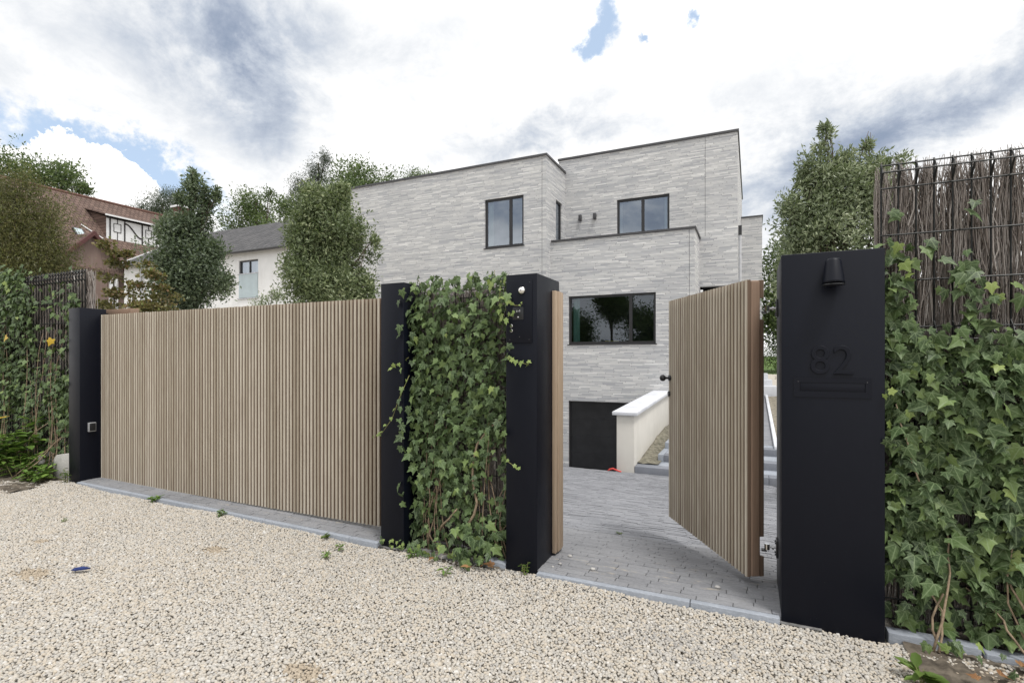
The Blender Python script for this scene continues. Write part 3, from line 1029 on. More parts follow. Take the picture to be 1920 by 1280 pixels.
def build_gates():
    rng = random.Random(5)
    g = thing('sliding_gate', 'wide weathered wooden slat gate closed between two black posts', 'gate', (-4.85, 3.60, 0.06))
    o = org(g)
    x0, x1, zb, zt = -7.03, -2.66, 0.062, 2.004
    me = slat_mesh(0.0275, 0.030, zt - zb)
    n = 102
    pitch = (x1 - x0 - 0.02) / n
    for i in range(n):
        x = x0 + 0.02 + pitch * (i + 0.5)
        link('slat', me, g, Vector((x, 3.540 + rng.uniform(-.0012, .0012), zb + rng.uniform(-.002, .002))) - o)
    box('backing_board', x0, x1, 3.570, 3.590, zb + 0.006, zt - 0.012, M['backing'], g)
    box('top_rail', x0, x1, 3.5905, 3.65, zt - 0.10, zt - 0.006, M['leaf_wood'], g, 0.003)
    box('bottom_rail', x0, x1, 3.5905, 3.65, zb + 0.004, zb + 0.12, M['leaf_wood'], g, 0.003)
    # guide beam behind the left post
    b = thing('guide_beam', 'short wooden guide beam above the left end of the sliding gate', 'beam', (-7.2, 3.8, 2.0))
    box('beam', -7.22, -6.70, 3.70, 3.80, 1.99, 2.085, M['leaf_wood'], b, 0.004)
    box('bracket', -7.20, -7.16, 3.60, 3.70, 1.96, 2.04, M['black'], b)
    box('upright', -7.22, -7.12, 3.801, 3.86, -0.05, 2.04, M['black'], b)

    # open leaf: local x runs from the hinges to the lock, local +y is the street face
    L, T = 1.30, 0.124
    zb, zt = 0.090, 2.0
    leaf = thing('pedestrian_gate', 'open wooden slat gate leaf hinged on the numbered post', 'gate', (-0.03, 3.66, 0.0), radians(120))
    box('core', 0.0, L, -T + 0.031, -0.031, zb, zt - 0.004, M['leaf_wood'], leaf, 0.012, local=True, seg=3)
    me = slat_mesh(0.0285, 0.030, zt - zb)
    n = 30
    pitch = L / n
    for i in range(n):
        x = pitch * (i + 0.5)
        link('slat', me, leaf, (x, 0.0 + rng.uniform(-.001, .001), zb), (0, 0, pi))
    # back slats, cut away beside the hinges
    for i in range(n):
        x = pitch * (i + 0.5)
        if i < 2:
            for (za, zc) in ((zb, 0.215), (0.345, 1.745), (1.885, zt)):
                m2 = slat_mesh(0.0285, 0.030, zc - za)
                link('slat', m2, leaf, (x, -T, za))
        else:
            link('slat', me, leaf, (x, -T, zb))
    # lock furniture near the free end
    kn = MB()
    kn.tube([(L - 0.05, 0.0, 1.32), (L - 0.05, 0.012, 1.32), (L - 0.05, 0.014, 1.32), (L - 0.05, 0.030, 1.32), (L - 0.05, 0.045, 1.32)], [0.026, 0.026, 0.012, 0.010, 0.014], 16)
    kn.ball((L - 0.05, 0.068, 1.32), 0.029, 20, 14, 1, 0.92, 1)
    o2 = kn.build('knob', M['blackpl'], leaf, local=True, smooth=True)
    MB().tube([(L - 0.03, 0.0, 1.18), (L - 0.03, 0.008, 1.18), (L - 0.03, 0.010, 1.18)], [0.024, 0.024, 0.020], 18).build('escutcheon', M['blackpl'], leaf, local=True)
    MB().tube([(L - 0.03, 0.010, 1.18), (L - 0.03, 0.014, 1.18)], 0.008, 12).build('cylinder_lock', M['steel'], leaf, local=True)
    # adjustable hinges
    for hz in (1.815, 0.28):
        hg = link('hinge', None, NUMBER_POST, Vector((0.151, 3.74, hz)) - org(NUMBER_POST))
        hg.empty_display_size = .05
        box('plate', 0.139, 0.1508, 3.70, 3.78, hz - 0.055, hz + 0.055, M['blackpl'], hg, 0.002)
        for dz in (-.036, .036):
            for dy in (-.022, .022):
                MB().tube([(0.139, 3.74 + dy, hz + dz), (0.132, 3.74 + dy, hz + dz)], 0.006, 6).build('bolt', M['blackpl'], hg)
        MB().tube([(0.139, 3.74, hz), (0.085, 3.74, hz)], 0.007, 10).build('threaded_rod', M['steel'], hg)
        MB().tube([(0.128, 3.74, hz), (0.116, 3.74, hz)], 0.014, 6).build('nut', M['steel'], hg)
        MB().tube([(0.088, 3.74, hz - 0.018), (0.088, 3.74, hz + 0.018)], 0.016, 14).build('eye', M['chrome'], hg)
        box('strap', 0.055, 0.086, 3.722, 3.756, hz - 0.03, hz - 0.018, M['blackpl'], hg, 0.002)


build_gates()


# ------------------------------------------------------------------ fences: wire mesh and brushwood
def brush(parent, x0, x1, yc, z0, z1, n, width, seed, fringe=0.06):
    rn = np.random.RandomState(seed)
    S = 3 if n < 20000 else 4
    x = rn.uniform(x0, x1, n)
    ln = rn.uniform(0.25, 0.75, n)
    zc = rn.uniform(z0, z1, n)
    zb = np.maximum(zc - ln / 2, z0 - 0.01)
    zt = np.minimum(zc + ln / 2, z1 + rn.uniform(-0.05, fringe, n) * (rn.rand(n) < .8))
    zt = np.maximum(zt, zb + 0.08)
    # bundles: twigs gather between the wires
    bundle = 0.018 * np.sin(x * 2 * pi / 0.115 + np.sin(zc * 2.0))
    x = x + bundle
    y = yc + rn.normal(0, 0.016, n)
    lean = rn.normal(0, 0.06, n)
    curl = rn.normal(0, 0.024, n) * (1 + 2.6 * (rn.rand(n) < .16))
    cy = rn.normal(0, 0.012, n)
    w = width * rn.uniform(0.45, 1.25, n)
    tt = np.linspace(0, 1, S + 1)
    px = x[:, None] + lean[:, None] * (zt - zb)[:, None] * (tt - .5)[None] + curl[:, None] * (np.sin(tt * pi))[None] + rn.normal(0, .004, (n, S + 1))
    py = y[:, None] + cy[:, None] * np.sin(tt * pi)[None] * -1 + rn.normal(0, .002, (n, S + 1))
    pz = zb[:, None] + (zt - zb)[:, None] * tt[None]
    px = np.clip(px, x0 - .012, x1 + .012)
    tap = (1 - 0.6 * tt)[None] * w[:, None]
    ang = rn.uniform(0, 2 * pi, n)
    V = np.empty((n, S + 1, 3, 3))
    for k in range(3):
        a = ang + k * 2 * pi / 3
        V[:, :, k, 0] = px + np.cos(a)[:, None] * tap * .5
        V[:, :, k, 1] = py + np.sin(a)[:, None] * tap * .5
        V[:, :, k, 2] = pz
    fc = []
    for s in range(S):
        for k in range(3):
            k2 = (k + 1) % 3
            fc.append([s * 3 + k, s * 3 + k2, (s + 1) * 3 + k2, (s + 1) * 3 + k])
    fc = np.array(fc)
    Fq = (fc[None] + (np.arange(n) * (S + 1) * 3)[:, None, None]).reshape(-1, 4)
    P = V.reshape(-1, 3) - np.array(org(parent))
    me = np_mesh('brushwood', P, Fq, M['brush'], True, {'rnd': np.repeat(np.clip(rn.normal(.45, .25, n), 0, 1), (S + 1) * 3)})
    return tag(link('brushwood', me, parent), kind='stuff')


def wire_fence(label, x0, x1, y, ztop, pitch, hz, folds, bn, bw, seed, rad=0.0032, fringe=0.06, brush_y=0.072):
    f = thing('brushwood_fence', label, 'fence', ((x0 + x1) / 2, y, 0), group='wire fences filled with brushwood')
    o = org(f)
    pts = [(0, 0, 0.02)]
    for fz in folds:
        pts += [(0, 0, fz - 0.065), (0, -0.045, fz), (0, 0, fz + 0.065)]
    pts.append((0, 0, ztop + 0.03))
    m = MB().tube(pts, rad, 5).build('wire', M['wire'])
    wv = m.data
    bpy.data.objects.remove(m)
    n = int((x1 - x0) / pitch)
    for i in range(n + 1):
        link('wire', wv, f, Vector((x0 + i * pitch, y, 0)) - o)
    m = MB().tube([(0, 0, 0), (x1 - x0 + .01, 0, 0)], rad, 5).build('cross_wire', M['wire'])
    wh = m.data
    bpy.data.objects.remove(m)
    for z in hz:
        yo = 0.045 if any(abs(z - q) < 0.005 for q in folds) else 0
        link('cross_wire', wh, f, Vector((x0 - .005, y - yo - rad * 1.6, z)) - o)
    brush(f, x0, x1, y + brush_y, 0.03, ztop + 0.015, bn, bw, seed, fringe)
    return f


fr = wire_fence('tall brushwood and wire mesh fence right of the numbered post', 0.655, 2.90, 3.50, 2.545, 0.079,
                [2.564, 2.513, 2.436, 2.176, 1.923, 1.667, 1.600, 1.350, 1.10, 0.86, 0.78, 0.53, 0.29, 0.17, 0.06], [2.513, 1.633, 0.82], 25000, 0.0072, 21, 0.0048, 0.055)
box('clamp', 0.642, 0.70, 3.49, 3.545, 1.50, 1.545, M['blackpl'], fr, .002)
box('clamp', 0.642, 0.70, 3.49, 3.545, 0.36, 0.405, M['blackpl'], fr, .002)
fl = wire_fence('tall brushwood and wire mesh fence left of the leftmost post', -11.2, -7.22, 3.50, 2.535, 0.066,
                [2.535, 2.43, 2.17, 1.92, 1.60, 1.35, 1.10, 0.80, 0.53, 0.29], [2.47, 1.63, 0.82], 11500, 0.016, 22, 0.0062, 0.03)
fm = wire_fence('low brushwood and wire mesh panel between slim post and intercom post', -2.465, -1.595, 3.50, 2.03, 0.072,
                [2.02, 1.955, 1.88, 1.63, 1.37, 1.12, 0.86, 0.61, 0.36, 0.12], [1.955, 1.0], 11000, 0.0058, 23, 0.0034, 0.02)

# concrete footings of the left fence
for i, (xa, xb, h) in enumerate(((-7.66, -7.235, 0.36), (-8.35, -8.0, 0.30))):
    c = thing('footing_block', 'pale concrete footing block ' + ('against the leftmost black post' if i == 0 else 'among the weeds under the left fence'), 'footing', ((xa + xb) / 2, 3.44, 0))
    m = MB().prism([(xa, 0.0), (xb, 0.0), (xb, h), (xb - .1, h + 0.01), (xa + .06, h - .03), (xa, h - 0.09)], 'y', 3.37, 3.52)
    m.build('block', M['concrete'], c, 0.01, 2)


# ------------------------------------------------------------------ ivy
def ivy_leaf_mesh(name, mat, seed, fold=0.12):
    """five lobed leaf of unit length, stalk end at the origin, tip along +y, face along +z"""
    rng = random.Random(seed)
    j = lambda s=.03: rng.uniform(-s, s)
    half = [(0.03, -0.02), (0.20, -0.14), (0.37 + j(), -0.03 + j()), (0.32, 0.12), (0.30 + j(), 0.20), (0.47 + j(), 0.42 + j()), (0.30 + j(), 0.44), (0.20, 0.55), (0.11, 0.76)]
    tip = (0.0 + j(), 0.98)
    pts = [(0, 0.04)] + half + [tip] + [(-x + j(.015), y + j(.015)) for x, y in reversed(half)]
    c = (0, 0.30)
    def zf(x, y):
        return fold * abs(x) * 1.1 - 0.16 * y * y - 0.30 * max(0, abs(x) - 0.25) ** 1.0 + j(.012)
    V = [(c[0], c[1], 0.03)] + [(x, y, zf(x, y)) for x, y in pts]
    n = len(pts)
    F = [[0, 1 + i, 1 + (i + 1) % n] for i in range(n)]
    V = np.array(V)
    uv = np.stack([V[:, 0] + 0.5, V[:, 1]], 1)
    me = np_mesh(name, V, np.array(F), mat, True, None, uv)
    # petiole thread
    return me, V, np.array(F), uv


IVY = [ivy_leaf_mesh('leaf', M['ivy'], s, f) for s, f in ((1, .10), (2, .34), (3, -.10), (4, .22), (11, .45), (12, .02))]
IVY_Y = [ivy_leaf_mesh('leaf', M['ivy_young'], s, f) for s, f in ((5, .15), (6, .05))]
YEL = ivy_leaf_mesh('leaf', M['yellow_leaf'], 7, .1)[0]
DEAD = [ivy_leaf_mesh('dead_leaf', M['dead_leaf'], s, .5)[0] for s in (8, 9)]


def leaf_rot(rng, spread=0.5):
    """leaf hangs with its tip down, face to the street (-y)"""
    roll = rng.gauss(0, 0.65)
    tilt = rng.gauss(-0.40, 0.42)        # face looks a little up to the sky
    yaw = rng.gauss(0, spread)
    # leaf axes: x right, y tip, z face. Turn so tip -> -Z, face -> -Y
    base = Matrix(((-1, 0, 0), (0, 0, -1), (0, -1, 0)))   # columns: x->-X, y->-Z, z->-Y
    m = Matrix.Rotation(yaw, 3, 'Z') @ Matrix.Rotation(tilt, 3, 'X') @ Matrix.Rotation(roll, 3, 'Y') @ base
    return m


def ivy(label, loc, spots, stems, rng, n_obj, in_view, young=(), extra=None):
    root = thing('ivy', label, 'ivy', loc, group='ivy on the fences')
    o = Vector(loc)
    spots.sort(key=lambda s: (not in_view(s), s[1]))          # the outermost leaves first
    rest = []
    for i, (x, y, z, size, yg) in enumerate(spots):
        r = leaf_rot(rng)
        if i < n_obj:
            me = rng.choice(IVY_Y)[0] if yg == 1 else YEL if yg == 2 else rng.choice(IVY)[0]
            ob = link('leaf', me, root, Vector((x, y, z)) - o, r.to_euler(), (size, size, size))
        else:
            rest.append((x, y, z, size, r, yg))
    if rest:
        Vs, Fs, Us, Rs = [], [], [], []
        b = 0
        for (x, y, z, size, r, yg) in rest:
            _, V, F, uv = rng.choice(IVY)
            W = (V * size) @ np.array(r).T + np.array((x - o.x, y - o.y, z - o.z))
            Vs.append(W)
            Fs.append(F + b)
            Us.append(uv)
            Rs.append(np.full(len(V), rng.random()))
            b += len(V)
        me = np_mesh('foliage', np.concatenate(Vs), np.concatenate(Fs), M['ivy_stuff'], True, {'rnd': np.concatenate(Rs)}, np.concatenate(Us))
        tag(link('foliage', me, root), kind='stuff')
    for pts, r0, r1, gm in stems:
        k = len(pts)
        MB().tube(pts, [r0 + (r1 - r0) * i / (k - 1) for i in range(k)], 6).build('stem', M['stem_green'] if gm else M['stem'], root, smooth=True)
    return root


def wander(rng, p0, p1, n=9, amp=0.03):
    p0, p1 = Vector(p0), Vector(p1)
    off = [rng.gauss(0, amp) for _ in range(4)]
    out = []
    for i in range(n):
        s = i / (n - 1)
        q = p0.lerp(p1, s)
        q.x += off[0] * sin(s * pi) + off[1] * sin(s * 2 * pi) + rng.gauss(0, amp * .12)
        q.y += -abs(off[2]) * 0.25 * sin(s * pi)
        q.z += off[3] * .3 * sin(s * 3 * pi)
        out.append(q)
    return out


def build_ivy():
    # ---- middle screen
    rng = random.Random(31)
    sp = []
    def cover_mid(x, z):
        # bare patches of brushwood low on the right and near the top
        c = 1.0
        c *= 1 - 0.88 * math.exp(-(((x + 1.72) / .15) ** 2 + ((z - 0.62) / .30) ** 2))
        c *= 1 - 0.75 * math.exp(-(((x + 1.93) / .16) ** 2 + ((z - 1.98) / .09) ** 2))
        c *= 1 - 0.8 * math.exp(-(((x + 1.66) / .07) ** 2 + ((z - 1.62) / .22) ** 2))
        c *= 1 - 0.8 * math.exp(-(((x + 1.63) / .05) ** 2 + ((z - 1.25) / .16) ** 2))
        if z < 0.45:
            c *= 0.62
        if z < 0.18:
            c *= 0.8
        return c
    n = 0
    while n < 2100:
        x = rng.uniform(-2.52, -1.56)
        z = rng.uniform(0.03, 2.11)
        if rng.random() > cover_mid(x, z):
            continue
        if x > -1.64 and 1.60 < z < 1.90:
            continue
        y = 3.480 - abs(rng.gauss(0, 0.060))
        if x < -2.47 or x > -1.585:
            if rng.random() < .80 or x < -2.50:
                continue
            y = min(y, 3.33 - rng.uniform(0.005, 0.03))
        yg = 0
        pr = 0.06 + (0.42 if z > 1.98 else 0) + (0.30 if (x > -1.75 and 1.75 < z < 2.05) else 0)
        if rng.random() < pr:
            yg = 1
        size = rng.choice((rng.uniform(.040, .065), rng.uniform(0.055, 0.088))) * (0.9 if z > 1.95 else 1.0) * (0.75 if yg else 1)
        sp.append((x, y, z, size, yg))
        n += 1
    stems = []
    for i in range(15):
        xb = rng.uniform(-2.45, -1.62)
        stems.append((wander(rng, (xb + rng.uniform(-.08, .08), 3.42, 0.0), (xb + rng.uniform(-.15, .15), 3.475, rng.uniform(.5, 1.6)), 10, .05), rng.uniform(.004, .008), .002, False))
    stems.append((wander(rng, (-2.02, 3.36, 0.12), (-1.68, 3.43, 1.05), 10, .05), .011, .007, False))
    stems.append((wander(rng, (-2.18, 3.40, 0.17), (-2.02, 3.38, 0.36), 6, .02), .010, .006, False))
    # shoots reaching out over the posts
    def shoot(pts, k, size, yg=1, r=.0028):
        stems.append(([Vector(p) for p in pts], r, r * .6, True))
        for i in range(k):
            s = (i + .6) / k * (len(pts) - 1)
            a = int(min(s, len(pts) - 2))
            q = Vector(pts[a]).lerp(Vector(pts[a + 1]), s - a)
            sp.append((q.x + rng.uniform(-.012, .012), q.y - 0.008, q.z + rng.uniform(0, .02), size * rng.uniform(.6, 1.1), yg))
    shoot([(-1.62, 3.40, 1.52), (-1.56, 3.315, 1.50), (-1.49, 3.305, 1.47), (-1.42, 3.302, 1.455), (-1.395, 3.302, 1.45)], 7, .050)
    shoot([(-1.60, 3.38, 1.97), (-1.555, 3.31, 1.895), (-1.50, 3.295, 1.862), (-1.46, 3.29, 1.860), (-1.44, 3.288, 1.872)], 5, .028)
    shoot([(-1.62, 3.39, 1.85), (-1.56, 3.315, 1.80), (-1.52, 3.305, 1.785), (-1.515, 3.30, 1.83)], 5, .034)
    shoot([(-1.66, 3.40, 2.06), (-1.645, 3.35, 1.94), (-1.635, 3.34, 1.83), (-1.60, 3.325, 1.77), (-1.555, 3.31, 1.745)], 9, .05)
    shoot([(-2.44, 3.36, 1.36), (-2.50, 3.31, 1.18), (-2.56, 3.30, 1.02), (-2.66, 3.30, .90), (-2.74, 3.30, .86)], 9, .045)
    shoot([(-1.62, 3.40, .80), (-1.57, 3.315, .77), (-1.50, 3.305, .735), (-1.46, 3.30, .725)], 4, .040)
    shoot([(-2.46, 3.38, 1.50), (-2.53, 3.31, 1.44), (-2.58, 3.30, 1.40)], 4, .04)
    for _ in range(14):      # sprays along the top edge
        x = rng.uniform(-2.45, -1.62)
        shoot([(x, 3.47, 2.02), (x + rng.uniform(-.03, .03), 3.46, 2.08), (x + rng.uniform(-.05, .05), 3.45, 2.10 + rng.uniform(0, .05))], 4, .065)
    # creeping ends at the foot
    for _ in range(34):
        sp.append((rng.uniform(-2.42, -1.72), rng.uniform(3.22, 3.33), rng.uniform(.03, .12), rng.uniform(.04, .08), 1 if rng.random() < .25 else 0))
    for _ in range(22):
        sp.append((rng.uniform(-2.70, -2.46), rng.uniform(3.28, 3.325), rng.uniform(.02, .08), rng.uniform(.022, .036), 1 if rng.random() < .6 else 0))
    for _ in range(40):
        sp.append((rng.uniform(-2.0, -1.62), rng.uniform(3.18, 3.36), rng.uniform(.05, .30), rng.uniform(.06, .10), 0))
    ivy('ivy screen covering the low brushwood panel between slim and intercom posts', (-2.03, 3.45, 0), sp, stems, rng, 300, lambda s: True)

    # ---- right fence
    rng = random.Random(32)
    sp = []
    n = 0
    while n < 3000:
        x = rng.uniform(0.645, 2.0)
        z = rng.uniform(0.06, 2.3)
        top = 2.0 + 0.12 * sin(x * 9) - 0.05 * cos(x * 23)
        if z > top:
            continue
        c = 1.0 if z < 1.62 else 0.6
        c *= 1 - 0.80 * math.exp(-(((x - .70) / .07) ** 2 + ((z - 0.20) / .20) ** 2))
        c *= 1 - 0.55 * math.exp(-(((x - .66) / .05) ** 2 + ((z - 1.2) / .45) ** 2))
        if z < 0.30:
            c *= 0.55
        if z > 1.68:                       # climbing columns with bare brush between
            c *= 0.12 + 1.6 * max(0, sin(x * 17.5 - 10.6)) ** 2
        c *= 0.45 + 0.75 * (0.5 + 0.5 * sin(x * 13.0 + 3 * sin(z * 4.2)) * sin(z * 9.0 + x * 5))
        if rng.random() > c:
            continue
        size = rng.choice((rng.uniform(.042, .065), rng.uniform(0.055, 0.085), rng.uniform(.08, .105)))
        if 0.4 < z < 0.8:
            size *= 1.12
        y = 3.482 - abs(rng.gauss(0, 0.052))
        yg = 1 if rng.random() < (0.05 + (0.18 if z > 1.7 else 0)) else 0
        sp.append((x, y, z, size * (.75 if yg else 1), yg))
        n += 1
    for (x, z, s) in ((.69, 2.30, .07), (.73, 2.29, .08), (1.02, 2.27, .10), (1.05, 2.31, .07), (.86, 2.13, .08), (.84, 2.09, .09), (.89, 2.08, .07), (.91, 2.02, .08), (.655, 2.12, .08), (.66, 2.05, .09)):
        sp.append((x, 3.45, z, s, 1))
    sp.append((.655, 3.32, 1.32, .05, 1))
    sp.append((.635, 3.315, 1.305, .035, 1))
    for _ in range(26):
        sp.append((rng.uniform(.78, 1.5), rng.uniform(3.16, 3.36), rng.uniform(.03, .09), rng.uniform(.035, .06), 1 if rng.random() < .2 else 0))
    for _ in range(46):                    # the column beside the post climbs highest
        z = rng.uniform(1.55, 2.16)
        sp.append((rng.uniform(.655, .80), 3.478 - abs(rng.gauss(0, .03)), z, rng.uniform(.05, .09), 1 if rng.random() < .15 else 0))
    stems = []
    for i in range(7):
        xb = rng.uniform(.72, 2.3)
        stems.append((wander(rng, (xb + rng.uniform(-.1, .1), 3.39, 0.03), (xb + rng.uniform(-.15, .15), 3.472, rng.uniform(.6, 2.0)), 10, .05), rng.uniform(.004, .007), .002, False))
    for i, (xa, xb, zb) in enumerate(((.86, .80, .35), (.90, .94, .40), (1.25, 1.02, .30), (1.30, 1.12, .55), (.84, .93, .62))):
        stems.append((wander(rng, (xa, 3.31, 0.0), (xb, 3.46, zb), 9, .03), .0065, .004, False))
    stems.append((wander(rng, (.80, 3.37, .85), (.70, 3.40, 1.25), 9, .03), .004, .003, False))
    ivy('large leaved ivy climbing the tall fence right of the numbered post', (1.6, 3.45, 0), sp, stems, rng, 300, lambda s: s[0] < 1.36)

    # ---- left fence
    rng = random.Random(33)
    sp = []
    n = 0
    while n < 4600:
        x = rng.uniform(-10.6, -7.2)
        z = rng.uniform(0.25, 2.62)
        c = 1.0
        if -8.25 < x < -7.2 and z > 1.35:       # bare brushwood high beside the post
            c = 0.20 + 0.6 * math.exp(-((x + 7.35) / .12) ** 2) * (z < 2.25)
        if -8.1 < x < -7.5 and 1.2 < z < 1.6:
            c = 0.5
        if z < 0.7:
            c = 0.5
        if z > 2.45 and x > -8.5:
            c = 0.05
        c *= 0.42 + 0.8 * max(0, sin(x * 5.1 + z * 2.3) * sin(z * 3.1 + x))
        if rng.random() > c:
            continue
        yg = 1 if rng.random() < (0.03 + (0.35 if z > 2.35 else 0)) else 0
        sp.append((x, 3.47 - abs(rng.gauss(0, .055)), z, rng.uniform(.042, .080), yg))
        n += 1
    for _ in range(60):
        sp.append((rng.uniform(-9.4, -8.5), 3.46, rng.uniform(2.5, 2.72), rng.uniform(.06, .10), 1))
    for (x, z, s) in ((-8.75, 1.75, .13), (-7.62, 1.72, .10), (-8.72, .74, .14)):
        sp.append((x, 3.34, z, s, 2))
    stems = []
    for i in range(22):
        xb = rng.uniform(-10, -7.3)
        stems.append((wander(rng, (xb, 3.38, 0.06), (xb + rng.uniform(-.2, .2), 3.44, rng.uniform(.6, 2.0)), 10, .06), rng.uniform(.005, .009), .003, False))
    for i in range(3):
        xb = rng.uniform(-8.1, -7.5)
        stems.append((wander(rng, (xb - .35, 3.12, 0.05), (xb + .2, 3.42, rng.uniform(.5, .8)), 9, .05), .008, .004, False))
    ivy('dense ivy over the tall fence left of the leftmost post', (-8.8, 3.45, 0.05), sp, stems, rng, 300, lambda s: s[0] > -9.3 and s[2] > 0.55 or s[4] == 2)

    # fallen leaves on the gravel
    rng = random.Random(40)
    for i, (x, y, sz, lab) in enumerate(((-1.66, 3.27, .075, 'tan fallen leaf lying against the left side of the intercom post'), (-1.80, 3.19, .070, 'large brown fallen leaf right of centre below the middle ivy'),
                                         (-1.90, 3.25, .055, 'curled brown leaf under the middle ivy, second row from gravel'), (-2.12, 3.22, .060, 'brown fallen leaf below the middle of the ivy screen'),
                                         (-1.73, 3.22, .050, 'small dark fallen leaf near the intercom post foot'), (1.16, 3.25, .09, 'large brown dead leaf at the foot of the right ivy'),
                                         (1.04, 3.12, .07, 'brown dead leaf lying on soil below the right fence'), (.94, 3.05, .05, 'small dead leaf among stones below the right fence'))):
        ob = link('fallen_leaf', DEAD[i % 2], None, (x, y, 0.026 + rng.uniform(0, .010)), (rng.uniform(-.4, .4), rng.uniform(-.4, .4), rng.uniform(0, 6.28)), (sz, sz, sz))
        tag(ob, lab, 'leaf', 'fallen leaves')


build_ivy()


# ------------------------------------------------------------------ weeds and litter
def weed(name, label, cat, x, y, z0, h, n, leaf, spread, seed, mat='weed', group=None, wide=.5):
    rn = random.Random(seed)
    root = thing(name, label, cat, (x, y, z0), 0, group)
    V, F, Rv = [], [], []
    st = MB()
    k = max(3, n // 9)
    tips = []
    for i in range(k):
        a = rn.uniform(0, 2 * pi)
        r = spread * sqrt(rn.random())
        tip = Vector((x + cos(a) * r, y + sin(a) * r * .7, z0 + h * rn.uniform(.5, 1)))
        b = Vector((x + cos(a) * r * .35, y + sin(a) * r * .3, z0 - .01))
        mid = b.lerp(tip, .55) + Vector((0, 0, h * .08))
        st.tube([b, mid, tip], [.0028, .0022, .0012], 4)
        tips.append((b, mid, tip))
    st.build('stalk', M['stem_green'], root)
    for i in range(n):
        b, mid, tip = rn.choice(tips)
        s = rn.uniform(.25, 1.0)
        p = b.lerp(mid, s * 2) if s < .5 else mid.lerp(tip, s * 2 - 1)
        a = rn.uniform(0, 2 * pi)
        d = Vector((cos(a), sin(a), rn.uniform(-.35, .55))).normalized()
        sd = d.cross(Vector((0, 0, 1))).normalized()
        up = sd.cross(d)
        L = leaf * rn.uniform(.6, 1.2)
        W = L * wide * .5
        q = [p, p + d * L * .35 + sd * W + up * L * .06, p + d * L * .75 + sd * W * .75 + up * L * .02, p + d * L - up * L * .12,
             p + d * L * .75 - sd * W * .75 + up * L * .02, p + d * L * .35 - sd * W + up * L * .06]
        bi = len(V)
        V += [tuple(v - Vector((x, y, z0))) for v in q]
        F += [(bi, bi + 1, bi + 2, bi + 3), (bi, bi + 3, bi + 4, bi + 5)]
        Rv += [rn.random()] * 6
    me = np_mesh('leaves', np.array(V), np.array(F), M[mat], True, {'rnd': np.array(Rv)})
    tag(link('leaves', me, root), kind='stuff')
    return root


